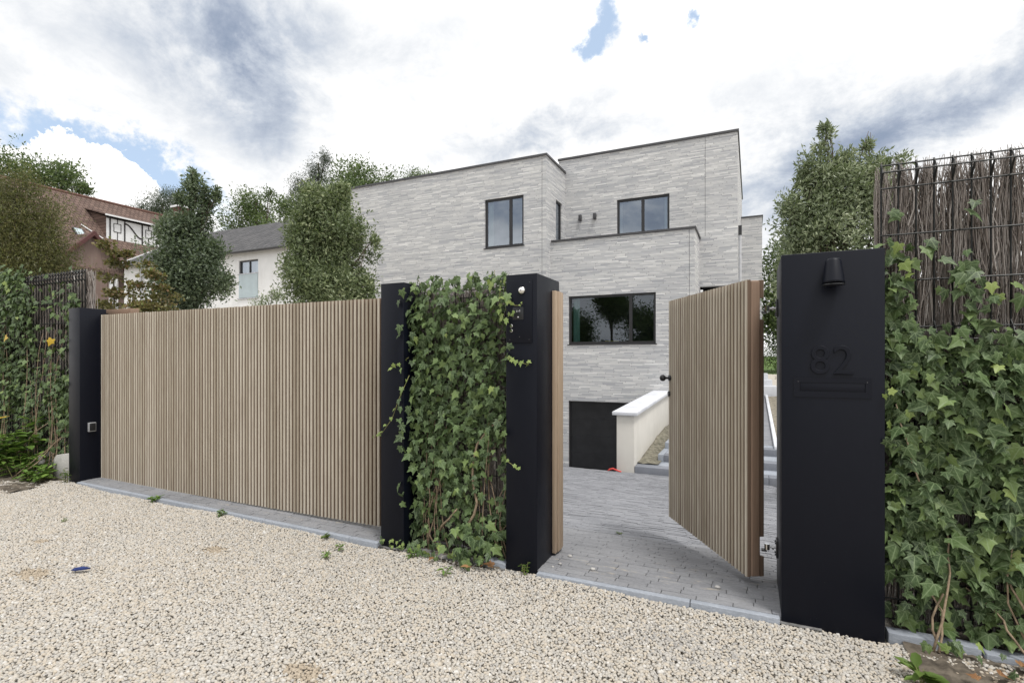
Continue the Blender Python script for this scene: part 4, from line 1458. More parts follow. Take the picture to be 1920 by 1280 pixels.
def build_weeds():
    rng = random.Random(50)
    g = 'weeds along the left fence'
    labs = ['tall leafy weed under the left fence at the picture edge', 'bushy green weed leaning over the gravel left of the concrete block',
            'low weed spreading in front of the left footing block', 'leafy weed between the two footing blocks',
            'broad bright green weed at the left gravel edge', 'weed with long leaves against the left ivy']
    for i, (x, y, h, n, lf, sp_) in enumerate(((-8.95, 3.15, .55, 170, .13, .38), (-8.35, 3.10, .60, 190, .13, .36), (-7.60, 3.18, .20, 120, .10, .26),
                                               (-7.95, 3.2, .34, 130, .11, .28), (-9.5, 2.95, .42, 150, .13, .4), (-8.15, 3.30, .78, 110, .15, .20))):
        weed('weed', labs[i], 'weed', x, y, .03, h, n, lf, sp_, 60 + i, group=g)
    small = [(-7.13, 3.26, .20, 40, .045, .07, 'thin sprouting weed at the foot of the leftmost black post'),
             (-5.54, 3.28, .05, 34, .05, .07, 'flat weed on the kerb left of the sliding gate middle'),
             (-4.45, 3.26, .07, 26, .045, .045, 'weed tuft against the kerb below the sliding gate'),
             (-3.20, 3.25, .05, 24, .04, .05, 'weed tuft by the kerb near the slim post'),
             (-2.93, 3.12, .05, 22, .035, .035, 'upper of two tiny weeds in gravel near slim post'),
             (-2.88, 2.96, .05, 26, .035, .04, 'lower of two tiny weeds in gravel near slim post'),
             (-1.42, 3.28, .10, 26, .030, .05, 'dry little weed at the foot of the intercom post'),
             (-1.92, 3.05, .06, 16, .045, .05, 'bright green seedling in gravel below the ivy'),
             (-2.32, 3.22, .08, 34, .035, .06, 'moss coloured weed at left foot of the ivy'),
             (.72, 2.96, .09, 18, .11, .05, 'rosette weed in the gravel below the right fence'),
             (.84, 2.86, .05, 14, .09, .05, 'small rosette weed at bottom right of the gravel'),
             (-5.60, 2.55, .03, 10, .03, .04, 'tiny green tuft in the gravel far left'),
             (-1.10, 4.75, .03, 10, .03, .03, 'tiny weed between the pavers inside the gate')]
    for i, (x, y, h, n, lf, sp_, lab) in enumerate(small):
        z = 0.012 * max(0, -x - 2.7) if y < 3.6 else drive_z(y)
        weed('weed', lab, 'weed', x, y, z, h, n, lf, sp_, 90 + i, 'weed' if i % 3 else 'grass_leaf', 'small weeds in gravel and paving', .42)
    # scrap of blue plastic and a black chip
    b = MB().add([(-.06, -.012, .000), (-.02, -.026, .006), (.045, -.010, .010), (.055, .010, .006), (.0, .018, .012), (-.05, .012, .006),
                  (-.06, -.012, -.004), (-.02, -.026, -.003), (.045, -.010, -.001), (.055, .010, -.003), (.0, .018, -.003), (-.05, .012, -.003)],
                 [[0, 1, 2, 3, 4, 5], [11, 10, 9, 8, 7, 6]] + [[i, (i + 1) % 6, 6 + (i + 1) % 6, 6 + i] for i in range(6)])
    o = b.build('plastic_scrap', M['blue_plastic'], None)
    o.location = (-4.25, 2.03, 0.026)
    o.rotation_euler = (0, 0, .5)
    tag(o, 'crumpled scrap of dark blue plastic on the left gravel', 'litter')
    # loose pebbles carried onto the paving
    rn = random.Random(70)
    labs = ['pale pebble on the threshold nearest the intercom post', 'pale pebble on pavers just inside the intercom post', 'pale pebble on the middle of the threshold paving',
            'pale pebble on the paving below the open leaf', 'small pebble on the threshold edge near the kerb']
    for i, (x, y, r) in enumerate(((-1.24, 3.50, .010), (-1.22, 3.66, .014), (-1.0, 3.50, .015), (-.20, 3.56, .014), (-1.27, 3.43, .008))):
        m = MB().ball((x, y, drive_z(y) + r * .5), r, 9, 6, 1.3, .9, .7)
        for v in m.v:
            v += Vector((rn.uniform(-1, 1), rn.uniform(-1, 1), rn.uniform(-1, 1))) * r * .05
        o = m.build('pebble', M['concrete'], None, smooth=True, loc=(x, y, drive_z(y)))
        tag(o, labs[i], 'pebble', 'loose pebbles on the paving')


build_weeds()


# ------------------------------------------------------------------ main house
def wall_xz(m, x0, x1, z0, z1, y0, y1, holes):
    """wall in the xz plane, front at y0, back at y1, with rectangular openings"""
    xs = sorted({x0, x1, *[h[0] for h in holes], *[h[1] for h in holes]})
    zs = sorted({z0, z1, *[h[2] for h in holes], *[h[3] for h in holes]})
    def hole(xa, za):
        return any(h[0] - 1e-6 <= xa < h[1] - 1e-6 and h[2] - 1e-6 <= za < h[3] - 1e-6 for h in holes)
    def q(a, b, c, d):
        m.add([a, b, c, d], [[0, 1, 2, 3]])
    for i in range(len(xs) - 1):
        for k in range(len(zs) - 1):
            xa, xb, za, zb = xs[i], xs[i + 1], zs[k], zs[k + 1]
            if hole(xa, za):
                continue
            q((xa, y0, za), (xb, y0, za), (xb, y0, zb), (xa, y0, zb))
            q((xa, y1, za), (xa, y1, zb), (xb, y1, zb), (xb, y1, za))
    for (xa, xb, za, zb) in [(x0, x1, z0, z1)] + list(holes):
        q((xa, y0, za), (xa, y0, zb), (xa, y1, zb), (xa, y1, za))
        q((xb, y0, za), (xb, y1, za), (xb, y1, zb), (xb, y0, zb))
        q((xa, y0, za), (xa, y1, za), (xb, y1, za), (xb, y0, za))
        q((xa, y0, zb), (xb, y0, zb), (xb, y1, zb), (xa, y1, zb))


def window(house, x0, x1, z0, z1, y, mull, glass, curtains=(), sill=True):
    """x0.. opening; y = wall face; mull = list of mullion centres"""
    w = link('window', None, house, Vector(((x0 + x1) / 2, y + .1, z0)) - org(house))
    w.empty_display_size = .1
    f = 0.085
    m = MB()
    ya, yb = y + 0.07, y + 0.15
    m.box(x0, x0 + f, ya, yb, z0, z1).box(x1 - f, x1, ya, yb, z0, z1)
    m.box(x0 + f, x1 - f, ya, yb, z0, z0 + f).box(x0 + f, x1 - f, ya, yb, z1 - f, z1)
    m.build('frame', M['frame'], w)
    edges = [x0 + f] + [q for c in mull for q in (c - .055, c + .055)] + [x1 - f]
    for c in mull:
        box('mullion', c - .055, c + .055, ya - .004, yb + .004, z0 + f, z1 - f, M['frame'], w)
    for i in range(0, len(edges), 2):
        MB().add([(edges[i], y + .11, z0 + f), (edges[i + 1], y + .11, z0 + f), (edges[i + 1], y + .11, z1 - f), (edges[i], y + .11, z1 - f)], [[0, 1, 2, 3]]).build('pane', M[glass], w)
    if sill:
        box('sill', x0 - .04, x1 + .04, y - .03, y + .069, z0 - .035, z0 + .0, M['frame'], w, .004)
    for (ca, cb, mt) in curtains:
        pts = []
        n = 22
        for i in range(n + 1):
            pts.append((ca + (cb - ca) * i / n, y + .28 + .03 * sin(i * 1.9)))
        cm = MB()
        for i in range(n):
            (xa, ya2), (xb2, yb2) = pts[i], pts[i + 1]
            cm.add([(xa, ya2, z0), (xb2, yb2, z0), (xb2, yb2, z1), (xa, ya2, z1)], [[0, 1, 2, 3]])
        cm.build('curtain', M[mt], w, smooth=True)
    return w


def build_house():
    h = thing('brick_house', 'modern flat roofed house of long pale grey bricks behind the gates', 'house', (-6.5, 19.0, -2.7))
    YL, YT, YM = 18.54, 19.0, 20.8
    ZB = -2.95
    TL, TT, TM = 9.20, 5.97, 9.80
    # left wing
    W1 = (-9.78, -8.07, 5.88, 7.84)
    m = MB()
    wall_xz(m, -16.74, -7.13, ZB, TL, YL, YL + .3, [W1])
    m.build('wall', M['brick'], h)['label'] = 'brick front of the left wing'
    # right flank of the left wing, with its narrow window
    SW = (19.63, 20.37, 5.90, 7.84)
    m = MB()
    wall_xz(m, YL + .3, 20.8, ZB, TL, 0, .3, [SW])
    m.v = [Vector((-7.13 - v.y, v.x, v.z)) for v in m.v]
    m.build('wall', M['brick'], h)
    box('wall', -16.74, -16.44, YL + .3, 29.7, ZB, TL, M['brick'], h)
    box('wall', -16.74, -7.13, 29.7, 30.0, ZB, TL, M['brick'], h)
    box('roof', -16.44, -7.43, YL + .3, 29.7, TL - .35, TL - .12, M['anthracite'], h)
    # terrace block with garage
    LW = (-6.39, -3.12, 2.01, 3.84)
    GD = (-6.39, -3.20, ZB, -0.15)
    m = MB()
    wall_xz(m, -7.128, -1.80, ZB, TT, YT, YT + .3, [LW, GD])
    m.build('wall', M['brick'], h)['label'] = 'brick front above and around the garage'
    box('wall', -2.10, -1.80, YT + .3, YM - .001, ZB, TT, M['brick'], h)
    box('roof', -7.12, -2.101, YT + .301, YM - .002, TT - .6, TT - .45, M['anthracite'], h)
    # main block, recessed porch at its lower right
    UW = (-4.95, -2.90, 5.88, 7.85)
    PR = (-1.795, -0.70, -2.0, 4.17)
    m = MB()
    wall_xz(m, -7.129, -0.48, ZB, TM, YM, YM + .3, [UW, PR])
    m.build('wall', M['brick'], h)['label'] = 'tall brick front of the set back block'
    box('wall', -0.78, -0.481, YM + .301, 29.7, ZB, TM, M['brick'], h)
    box('wall', -7.128, -0.482, 29.701, 30.0, ZB, TM, M['brick'], h)
    box('wall', -7.428, -7.131, YM + .001, 29.7, ZB, TM, M['brick'], h)
    box('roof', -7.12, -0.79, YM + .301, 29.69, TM - .35, TM - .12, M['anthracite'], h)
    box('porch_lining', -1.79, -0.785, YM + 1.4, YM + 1.5, -2.0, 4.3, M['frame'], h)
    box('porch_lamp', -1.78, -1.68, YM - .02, YM + .06, 3.72, 4.05, M['white_paint'], h, .01)
    # rear right block
    box('wall', -0.47, 0.43, 27.0, 29.69, -1.5, 8.10, M['brick'], h)
    box('coping', -0.47, 0.47, 26.96, 29.73, 8.101, 8.17, M['anthracite'], h)
    # copings
    c = 0.045
    box('coping', -16.74 - c, -7.13 + c, YL - c, YL + .33, TL + .001, TL + .085, M['anthracite'], h)
    box('coping', -7.46, -7.13 + c, YL + .331, YM - .05, TL + .001, TL + .085, M['anthracite'], h)
    box('coping', -16.74 - c, -16.41, YL + .331, 29.9, TL + .001, TL + .085, M['anthracite'], h)
    box('coping', -7.129 + c, -1.80 + c, YT - c, YT + .33, TT + .001, TT + .075, M['anthracite'], h)
    box('coping', -2.13, -1.80 + c, YT + .331, YM - .003, TT + .001, TT + .075, M['anthracite'], h)
    box('coping', -7.46, -0.48 + c, YM - c, YM + .33, TM + .001, TM + .085, M['anthracite'], h)
    box('coping', -0.81, -0.48 + c, YM + .331, 29.9, TM + .001, TM + .085, M['anthracite'], h)
    # expansion joints
    for (x, y, za, zb) in ((-1.60, YM, TT + .09, TM - .02), (-7.30, YL, ZB, TL - .02), (-1.98, YT, 0, TT - .02)):
        box('expansion_joint', x - .006, x + .006, y - .003, y + .02, za, zb, M['anthracite'], h)
    # windows
    window(h, *W1, YL, [-8.66], 'glass', [(-9.72, -9.50, 'curtain')])
    window(h, *UW, YM, [-3.93], 'glass', [(-3.12, -2.95, 'curtain'), (-4.9, -4.78, 'curtain')])
    window(h, *LW, YT, [-4.03], 'glass_low', [(-6.28, -6.02, 'teal_curtain')])
    # narrow window in the flank
    w = link('window', None, h, Vector((-7.2, 20.0, 5.9)) - org(h))
    w.empty_display_size = .1
    m = MB()
    for (ya, yb, za, zb) in ((19.632, 19.70, 5.902, 7.838), (20.30, 20.368, 5.902, 7.838), (19.70, 20.30, 5.902, 5.97), (19.70, 20.30, 7.77, 7.838)):
        m.box(-7.27, -7.19, ya, yb, za, zb)
    m.build('frame', M['frame'], w)
    MB().add([(-7.23, 19.70, 5.97), (-7.23, 20.30, 5.97), (-7.23, 20.30, 7.77), (-7.23, 19.70, 7.77)], [[0, 1, 2, 3]]).build('pane', M['glass'], w)
    # garage door
    gd = link('garage_door', None, h, Vector((-4.8, 19.15, ZB)) - org(h))
    gd.empty_display_size = .1
    n, z0, z1 = 4, ZB, -0.20
    for i in range(n):
        za = -2.76 + (z1 + 2.76) * i / n
        zb = -2.76 + (z1 + 2.76) * (i + 1) / n
        if i == 0:
            za = ZB
        box('panel', -6.345, -3.245, 19.12, 19.17, za + .0018, zb - .0018, M['garage'], gd, 0)
    box('panel_backing', -6.345, -3.245, 19.171, 19.19, ZB, z1, M['garage'], gd)
    m = MB().box(-6.39, -6.346, 19.06, 19.19, ZB, -.15).box(-3.244, -3.20, 19.06, 19.19, ZB, -.15).box(-6.346, -3.244, 19.06, 19.19, z1 + .001, -.15)
    m.build('frame', M['frame'], gd)
    box('keypad', -6.72, -6.64, 18.985, 18.999, -1.55, -1.40, M['greymet'], h)
    # wall lamps on the terrace wall
    for x in (-6.47, -5.85):
        box('wall_lamp', x - .06, x + .06, YM - .12, YM - .001, 7.17, 7.40, M['anthracite'], h, .006)
    # terrace upstand and downpipe
    box('terrace_ledge', -7.1, -2.14, YT + .331, YT + .42, TT - .45, TT + .12, M['greymet'], h)
    MB().tube([(-0.40, YM + .10, 6.0), (-0.40, YM + .10, -1.0)], .055, 10).build('downpipe', M['greymet'], h)
    box('pipe_head', -.46, -.34, YM + .03, YM + .17, 6.0, 6.35, M['frame'], h)
    # rooms behind the panes
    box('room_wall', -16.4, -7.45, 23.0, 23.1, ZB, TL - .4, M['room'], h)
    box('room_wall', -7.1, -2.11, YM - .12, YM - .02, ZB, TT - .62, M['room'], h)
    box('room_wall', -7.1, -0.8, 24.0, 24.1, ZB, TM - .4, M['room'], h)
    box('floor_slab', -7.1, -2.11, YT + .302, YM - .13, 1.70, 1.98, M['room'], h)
    box('window_box', -5.05, -4.55, YT + .32, YT + .45, 1.985, 2.13, M['yellow'], h)

    # stair wall with its stone coping
    sw = thing('stair_wall', 'low off white wall with sloping stone coping beside the garage', 'wall', (-2.9, 13.0, -1.5))
    prof = [(13.0, -1.9), (18.98, -2.9), (18.98, 0.24), (13.0, 0.05)]
    MB().prism(prof, 'x', -3.10, -2.66).build('wall_body', M['cream_render'], sw, .01)
    y = 12.93
    for i in range(5):
        ye = y + 1.21
        za, zb = 0.056 + (y - 13) * .0318, 0.056 + (ye - 13) * .0318
        MB().prism([(y + .002, za), (ye - .002, zb), (ye - .002, zb + .085), (y + .002, za + .085)], 'x', -3.20, -2.58).build('coping_stone', M['coping_stone'], sw, .008)
        y = ye

    # steps up to the garden path
    st = thing('garden_steps', 'wide blue stone steps right of the low white wall', 'steps', (-1.0, 13.5, -1.4))
    for i, (xa, y0, y1, zt) in enumerate(((-2.655, 13.0, 14.85, -1.20), (-2.08, 13.86, 15.6, -1.03), (-2.05, 14.85, 15.6, -0.863))):
        x = xa
        while x < 1.9:
            xe = min(x + 1.0, 1.9)
            box('step_stone', x + .003, xe - .003, y0, y0 + .34, zt - .30, zt, M['bluestone_dark'], st, .006)
            x = xe
        box('tread', xa, 1.9, y0 + .341, y1, zt - .3, zt - .004, M['bluestone'], st)
        if i:
            box('side_kerb', xa - .14, xa - .003, y0 - .02, y1, zt - .34, zt + .012, M['bluestone'], st, .006)

    # path beside the house, its kerb, soil and lawn
    p = MB().add([(-2.0, 15.6, -0.863), (0.52, 15.6, -0.863), (0.52, 25.2, -0.22), (-0.47, 25.2, -0.22), (-0.47, 20.8, -0.5), (-2.0, 20.8, -0.5)], [[0, 1, 2, 3, 4, 5]])
    tag(p.build('garden_path', M['drive_far']), kind='structure')
    kb = tag(thing('path_kerb', None, None, (.58, 15.2, -.9)), kind='structure')
    y = 15.0
    while y < 25:
        za, zb = -0.85 + (y - 15) * .0655, -0.85 + (y + .97 - 15) * .0655
        MB().prism([(y, za - .3), (y + .97, zb - .3), (y + .97, zb + .05), (y, za + .05)], 'x', .525, .62).build('kerb_stone', M['coping_stone'], kb, .005)
        y += .975
    s = MB().add([(.62, 14.6, -1.0), (9, 14.6, -.6), (9, 25.2, .5), (.62, 25.2, -.20), (.62, 13.9, -1.5), (9, 13.9, -1.5)], [[0, 1, 2, 3], [4, 5, 1, 0]])
    tag(s.build('garden_soil', M['dry_soil']), kind='structure')
    # soil bank between wall and steps
    v, f = [], []
    rn = random.Random(8)
    nx, ny = 7, 16
    for j in range(ny):
        for i in range(nx):
            y = 13.36 + 5.6 * j / (ny - 1)
            x = -2.655 + (0.53 if j < 99 else 0) * i / (nx - 1)
            base = -1.19 if y < 14 else -1.19 + min(.12, (y - 14) * .04)
            up = (1 - i / (nx - 1)) * min(.20, max(0, (y - 13.4)) * .05) + rn.uniform(0, .03)
            v.append((x, y, base + up + rn.uniform(-.015, .02)))
    for j in range(ny - 1):
        for i in range(nx - 1):
            f.append([j * nx + i, j * nx + i + 1, (j + 1) * nx + i + 1, (j + 1) * nx + i])
    tag(link('soil_bank', to_mesh('soil_bank', v, f, M['bank_soil'], True)), kind='structure')
    tag(MB().add([(-2.12, 15.6, -.87), (-2.0, 15.6, -.87), (-2.0, 18.99, -.62), (-2.12, 18.99, -.62)], [[0, 1, 2, 3]]).build('path_edge', M['bluestone']), kind='structure')
    # upper garden steps
    us = thing('upper_steps', 'short flight of pale stone steps at the end of the garden path', 'steps', (.7, 25.3, -.2))
    for i in range(3):
        box('step_stone', -.40, .98 - i * .16, 25.25 + i * .55, 25.85 + i * .55 + .6, -.6, .04 + .26 * i + .2, M['coping_stone'], us, .01)
    tag(MB().add([(.2, 27.1, .72), (14, 25.3, .75), (14, 60, 1.6), (-18, 60, 1.6), (-18, 31, .72), (.2, 31, .8)], [[0, 1, 2, 3, 4, 5]]).build('lawn', M['lawn']), kind='structure')
    # red hose end by the garage
    r = thing('red_hose', 'short bend of red hose on the ground beside the garage door', 'hose', (-3.2, 12.9, -1.35))
    MB().tube([(-3.30, 12.9, -1.36), (-3.25, 12.9, -1.31), (-3.17, 12.9, -1.285), (-3.08, 12.88, -1.31), (-2.95, 12.85, -1.34)], .022, 8).build('hose', M['red_plastic'], r, smooth=True)


build_house()


# ------------------------------------------------------------------ neighbours
def build_neighbours():
    h = thing('white_house', 'white rendered neighbouring house with dark tiled roof behind the sliding gate', 'house', (-28, 20, -3))
    W = (-26.1, -24.56, 4.80, 6.90)
    m = MB()
    wall_xz(m, -36.9, -19.0, -3.0, 7.45, 20.0, 20.3, [W])
    m.build('wall', M['white_render'], h)
    box('wall', -36.9, -36.6, 20.301, 29.7, -3, 7.45, M['white_render'], h)
    box('wall', -19.3, -19.0, 20.301, 29.7, -3, 7.45, M['white_render'], h)
    box('wall', -36.9, -19.0, 29.701, 30.0, -3, 7.45, M['white_render'], h)
    # gable roof
    m = MB()
    E, Rg = (19.65, 7.40), (25.0, 10.55)
    m.prism([E, Rg, (30.35, 7.40), (30.35, 7.25), (25.0, 10.38), (19.65, 7.25)], 'x', -37.2, -18.7)
    rf = m.build('roof', M['grey_tiles'], h)
    m = MB().prism([(19.6, 7.44), (25.0, 10.62), (25.0, 10.40), (19.6, 7.22)], 'x', -37.28, -37.202)
    m.build('verge_board', M['white_paint'], h)
    m = MB().prism([(25.1, 7.5), (20.1, 7.4), (25.0, 10.3), (29.9, 7.4)], 'x', -36.8, -36.65)
    m.build('gable', M['white_render'], h)
    m = MB().tube([(-37.2, 19.60, 7.30), (-18.7, 19.60, 7.30)], .08, 8)
    m.build('gutter', M['anthracite'], h)
    MB().tube([(-34.9, 19.88, 7.3), (-34.9, 19.88, -3)], .06, 8).build('downpipe', M['greymet'], h)
    ch = box('chimney', -36.75, -35.95, 23.0, 23.8, 8.9, 11.95, M['red_brick'], h)
    box('chimney_cap', -36.85, -35.85, 22.9, 23.9, 11.951, 12.08, M['white_paint'], ch)
    MB().tube([(-36.35, 23.4, 12.08), (-36.35, 23.4, 12.4)], .16, 10).build('chimney_pot', M['red_brick'], ch)
    # tall window with frosted lower panel
    w = link('window', None, h, Vector((-25.3, 20.1, 4.8)) - org(h))
    w.empty_display_size = .1
    x0, x1, z0, z1 = W
    m = MB().box(x0, x0 + .07, 20.08, 20.18, z0, z1).box(x1 - .07, x1, 20.08, 20.18, z0, z1).box(x0 + .07, x1 - .07, 20.08, 20.18, z1 - .07, z1).box(x0 + .07, x1 - .07, 20.08, 20.18, 6.08, 6.15)
    m.box(-25.36, -25.30, 20.081, 20.179, 6.15, z1 - .07)
    m.build('frame', M['anthracite'], w)
    box('balustrade_panel', x0 + .02, x1 - .02, 20.0 - .02, 20.01, z0 + .02, 6.12, M['frost'], w)
    box('balustrade_rail', x0 - .02, x1 + .02, 20.0 - .035, 20.02, 6.121, 6.17, M['greymet'], w)
    MB().add([(x0 + .07, 20.13, 6.15), (x1 - .07, 20.13, 6.15), (x1 - .07, 20.13, z1 - .07), (x0 + .07, 20.13, z1 - .07)], [[0, 1, 2, 3]]).build('pane', M['glass'], w)
    box('sill', x0 - .05, x1 + .05, 19.94, 20.0, z0 - .06, z0, M['greymet'], w)
    cm = MB()
    for (ca, cb) in ((-25.9, -25.6), (-25.15, -24.8)):
        for i in range(8):
            xa, xb = ca + (cb - ca) * i / 8, ca + (cb - ca) * (i + 1) / 8
            cm.add([(xa, 20.33 + .03 * (i % 2), z0), (xb, 20.33 + .03 * ((i + 1) % 2), z0), (xb, 20.33 + .03 * ((i + 1) % 2), z1), (xa, 20.33 + .03 * (i % 2), z1)], [[0, 1, 2, 3]])
    cm.build('curtain', M['curtain'], w)
    box('room_wall', -36.5, -19.4, 22.5, 22.6, -3, 7.3, M['room'], h)

    # timber framed house with a red tiled roof
    t = thing('timbered_house', 'older house with steep red tiled roof and black and white dormer', 'house', (-48, 24, -3))
    XR, ZR, XE, ZE = -50.0, 14.75, -43.2, 7.9
    Y0, Y1 = 14.0, 30.8
    m = MB().prism([(XR, ZR), (XE, ZE), (XE, ZE - .25), (XR, ZR - .3), (-56.8, ZE - .25), (-56.8, ZE)], 'y', Y0, Y1)
    m.build('roof', M['red_tiles'], t)
    MB().tube([(XR, Y0 - .05, ZR - .02), (XR, Y1 + .05, ZR - .02)], .14, 8).build('ridge', M['red_brick'], t)
    box('wall', -56.2, -44.0, Y0 + .4, Y1 - .4, -3, 8.3, M['brown_render'], t)
    m = MB().prism([(-55.9, 8.0), (-44.3, 8.0), (XR, 13.9)], 'y', Y1 - .7, Y1 - .42)
    m.build('gable', M['brown_render'], t)
    m = MB().prism([(-55.9, 8.0), (-44.3, 8.0), (XR, 13.9)], 'y', Y0 + .42, Y0 + .7)
    m.build('gable', M['brown_render'], t)
    # shed dormer: cheeks, face with timber pattern, own roof
    XD, ya, yb, za, zb = -46.2, 23.75, 28.35, 10.55, 12.62
    roof_z = lambda x: ZR + (x - XR) * (ZE - ZR) / (XE - XR)
    m = MB().prism([(XD - .05, roof_z(XD) - .4), (XD - .05, zb), (-48.6, 13.35), (-48.9, 13.0)], 'y', ya, yb)
    m.build('dormer_body', M['red_tiles'], t)
    d = box('dormer_face', XD - .049, XD + .02, ya + .02, yb - .02, za, zb - .02, M['white_paint'], t)
    tb = lambda y0_, y1_, z0_, z1_: box('timber', XD + .021, XD + .06, y0_, y1_, z0_, z1_, M['timber_dark'], d)
    box('timber', XD + .021, XD + .055, ya, yb, zb - .10, zb - .03, M['timber_dark'], d)
    for f_ in (0.055, 0.285, 0.575, 0.93):
        y = ya + (yb - ya) * f_
        tb(y - .045, y + .045, za + .02, zb - .101)
    # framed squares between the posts
    for f0, f1 in ((.11, .23), (.63, .74), (.77, .88)):
        y0_, y1_ = ya + (yb - ya) * f0, ya + (yb - ya) * f1
        zq0, zq1 = za + .95, zb - .42
        m = MB().box(XD + .021, XD + .05, y0_, y0_ + .04, zq0, zq1).box(XD + .021, XD + .05, y1_ - .04, y1_, zq0, zq1)
        m.box(XD + .021, XD + .05, y0_ + .04, y1_ - .04, zq0, zq0 + .04).box(XD + .021, XD + .05, y0_ + .04, y1_ - .04, zq1 - .04, zq1)
        yc = (y0_ + y1_) / 2
        m.box(XD + .021, XD + .048, yc - .025, yc + .025, zq1, zb - .101).box(XD + .021, XD + .048, yc - .025, yc + .025, za + .02, zq0)
        m.build('timber', M['timber_dark'], d)
    pts = []
    yA, yB = ya + (yb - ya) * .30, ya + (yb - ya) * .56
    for i in range(13):
        s = i / 12
        pts.append((XD + .035, yA + (yB - yA) * s, zb - .30 - (zb - za - 1.1) * (0.5 - 0.5 * cos(pi * s))))
    MB().tube(pts, .055, 6).build('curved_timber', M['timber_dark'], d)
    m = MB().prism([(XD + .35, zb + .03), (-48.75, 13.47), (-48.75, 13.55), (XD + .35, zb + .14)], 'y', ya - .25, yb + .25)
    m.build('dormer_roof', M['red_tiles'], t)
    box('verge_strip', XD + .351, XD + .40, ya - .25, yb + .25, zb + .0, zb + .12, M['white_paint'], t)
    # roof windows
    sl = atan2(ZE - ZR, XE - XR)
    for (y, x) in ((21.9, -46.15), (21.45, -43.95)):
        me = MB().box(-.45, .45, -.32, .32, 0, .12).build('roof_window', M['anthracite'], t, local=True)
        me.location = Vector((x, y, roof_z(x) + .04)) - org(t)
        me.rotation_euler = (0, -sl, 0)
        pn = MB().box(-.36, .36, -.24, .24, .121, .13).build('pane', M['frost'], me, local=True)
    MB().tube([(-46.9, 22.4, roof_z(-46.9) + .1), (-45.9, 23.4, roof_z(-45.9) + .12)], .05, 6).build('vent_pipe', M['white_paint'], t)
    # cross gable towards us
    XG = -43.0
    m = MB().prism([(19.3, 8.3), (23.4, 8.3), (21.35, 10.55)], 'x', -46.8, XG - .4)
    m.build('cross_roof', M['red_tiles'], t)
    box('wall', -43.99, XG - .35, 19.6, 23.1, -3, 8.35, M['brown_render'], t)
    m = MB().prism([(19.6, 8.35), (23.1, 8.35), (21.35, 10.25)], 'x', XG - .5, XG - .35)
    m.build('gable', M['brown_render'], t)
    for s in (-1, 1):
        m = MB().prism([(21.35, 10.62), (21.35 + s * 2.15, 8.28), (21.35 + s * 2.15, 8.0), (21.35, 10.28)], 'x', XG - .34, XG + .05)
        m.build('barge_board', M['barge'], t)
    for (y0_, y1_, z0_, z1_) in ((20.15, 20.75, 7.15, 7.75), (20.95, 21.55, 7.1, 7.7)):
        wi = link('window', None, t, Vector((XG - .3, y0_, z0_)) - org(t))
        box('frame', XG - .349, XG - .31, y0_, y1_, z0_, z1_, M['barge'], wi)
        box('pane', XG - .309, XG - .30, y0_ + .07, y1_ - .07, z0_ + .07, z1_ - .07, M['frost'], wi)
    box('door_panel', XG - .349, XG - .29, 22.45, 23.05, 4.6, 7.4, M['white_paint'], t)
    box('door_post', XG - .289, XG - .25, 22.70, 22.78, 4.6, 7.4, M['timber_dark'], t)


build_neighbours()


# ------------------------------------------------------------------ trees
LAT = Vector((cos(radians(YAW)), sin(radians(YAW)), 0))


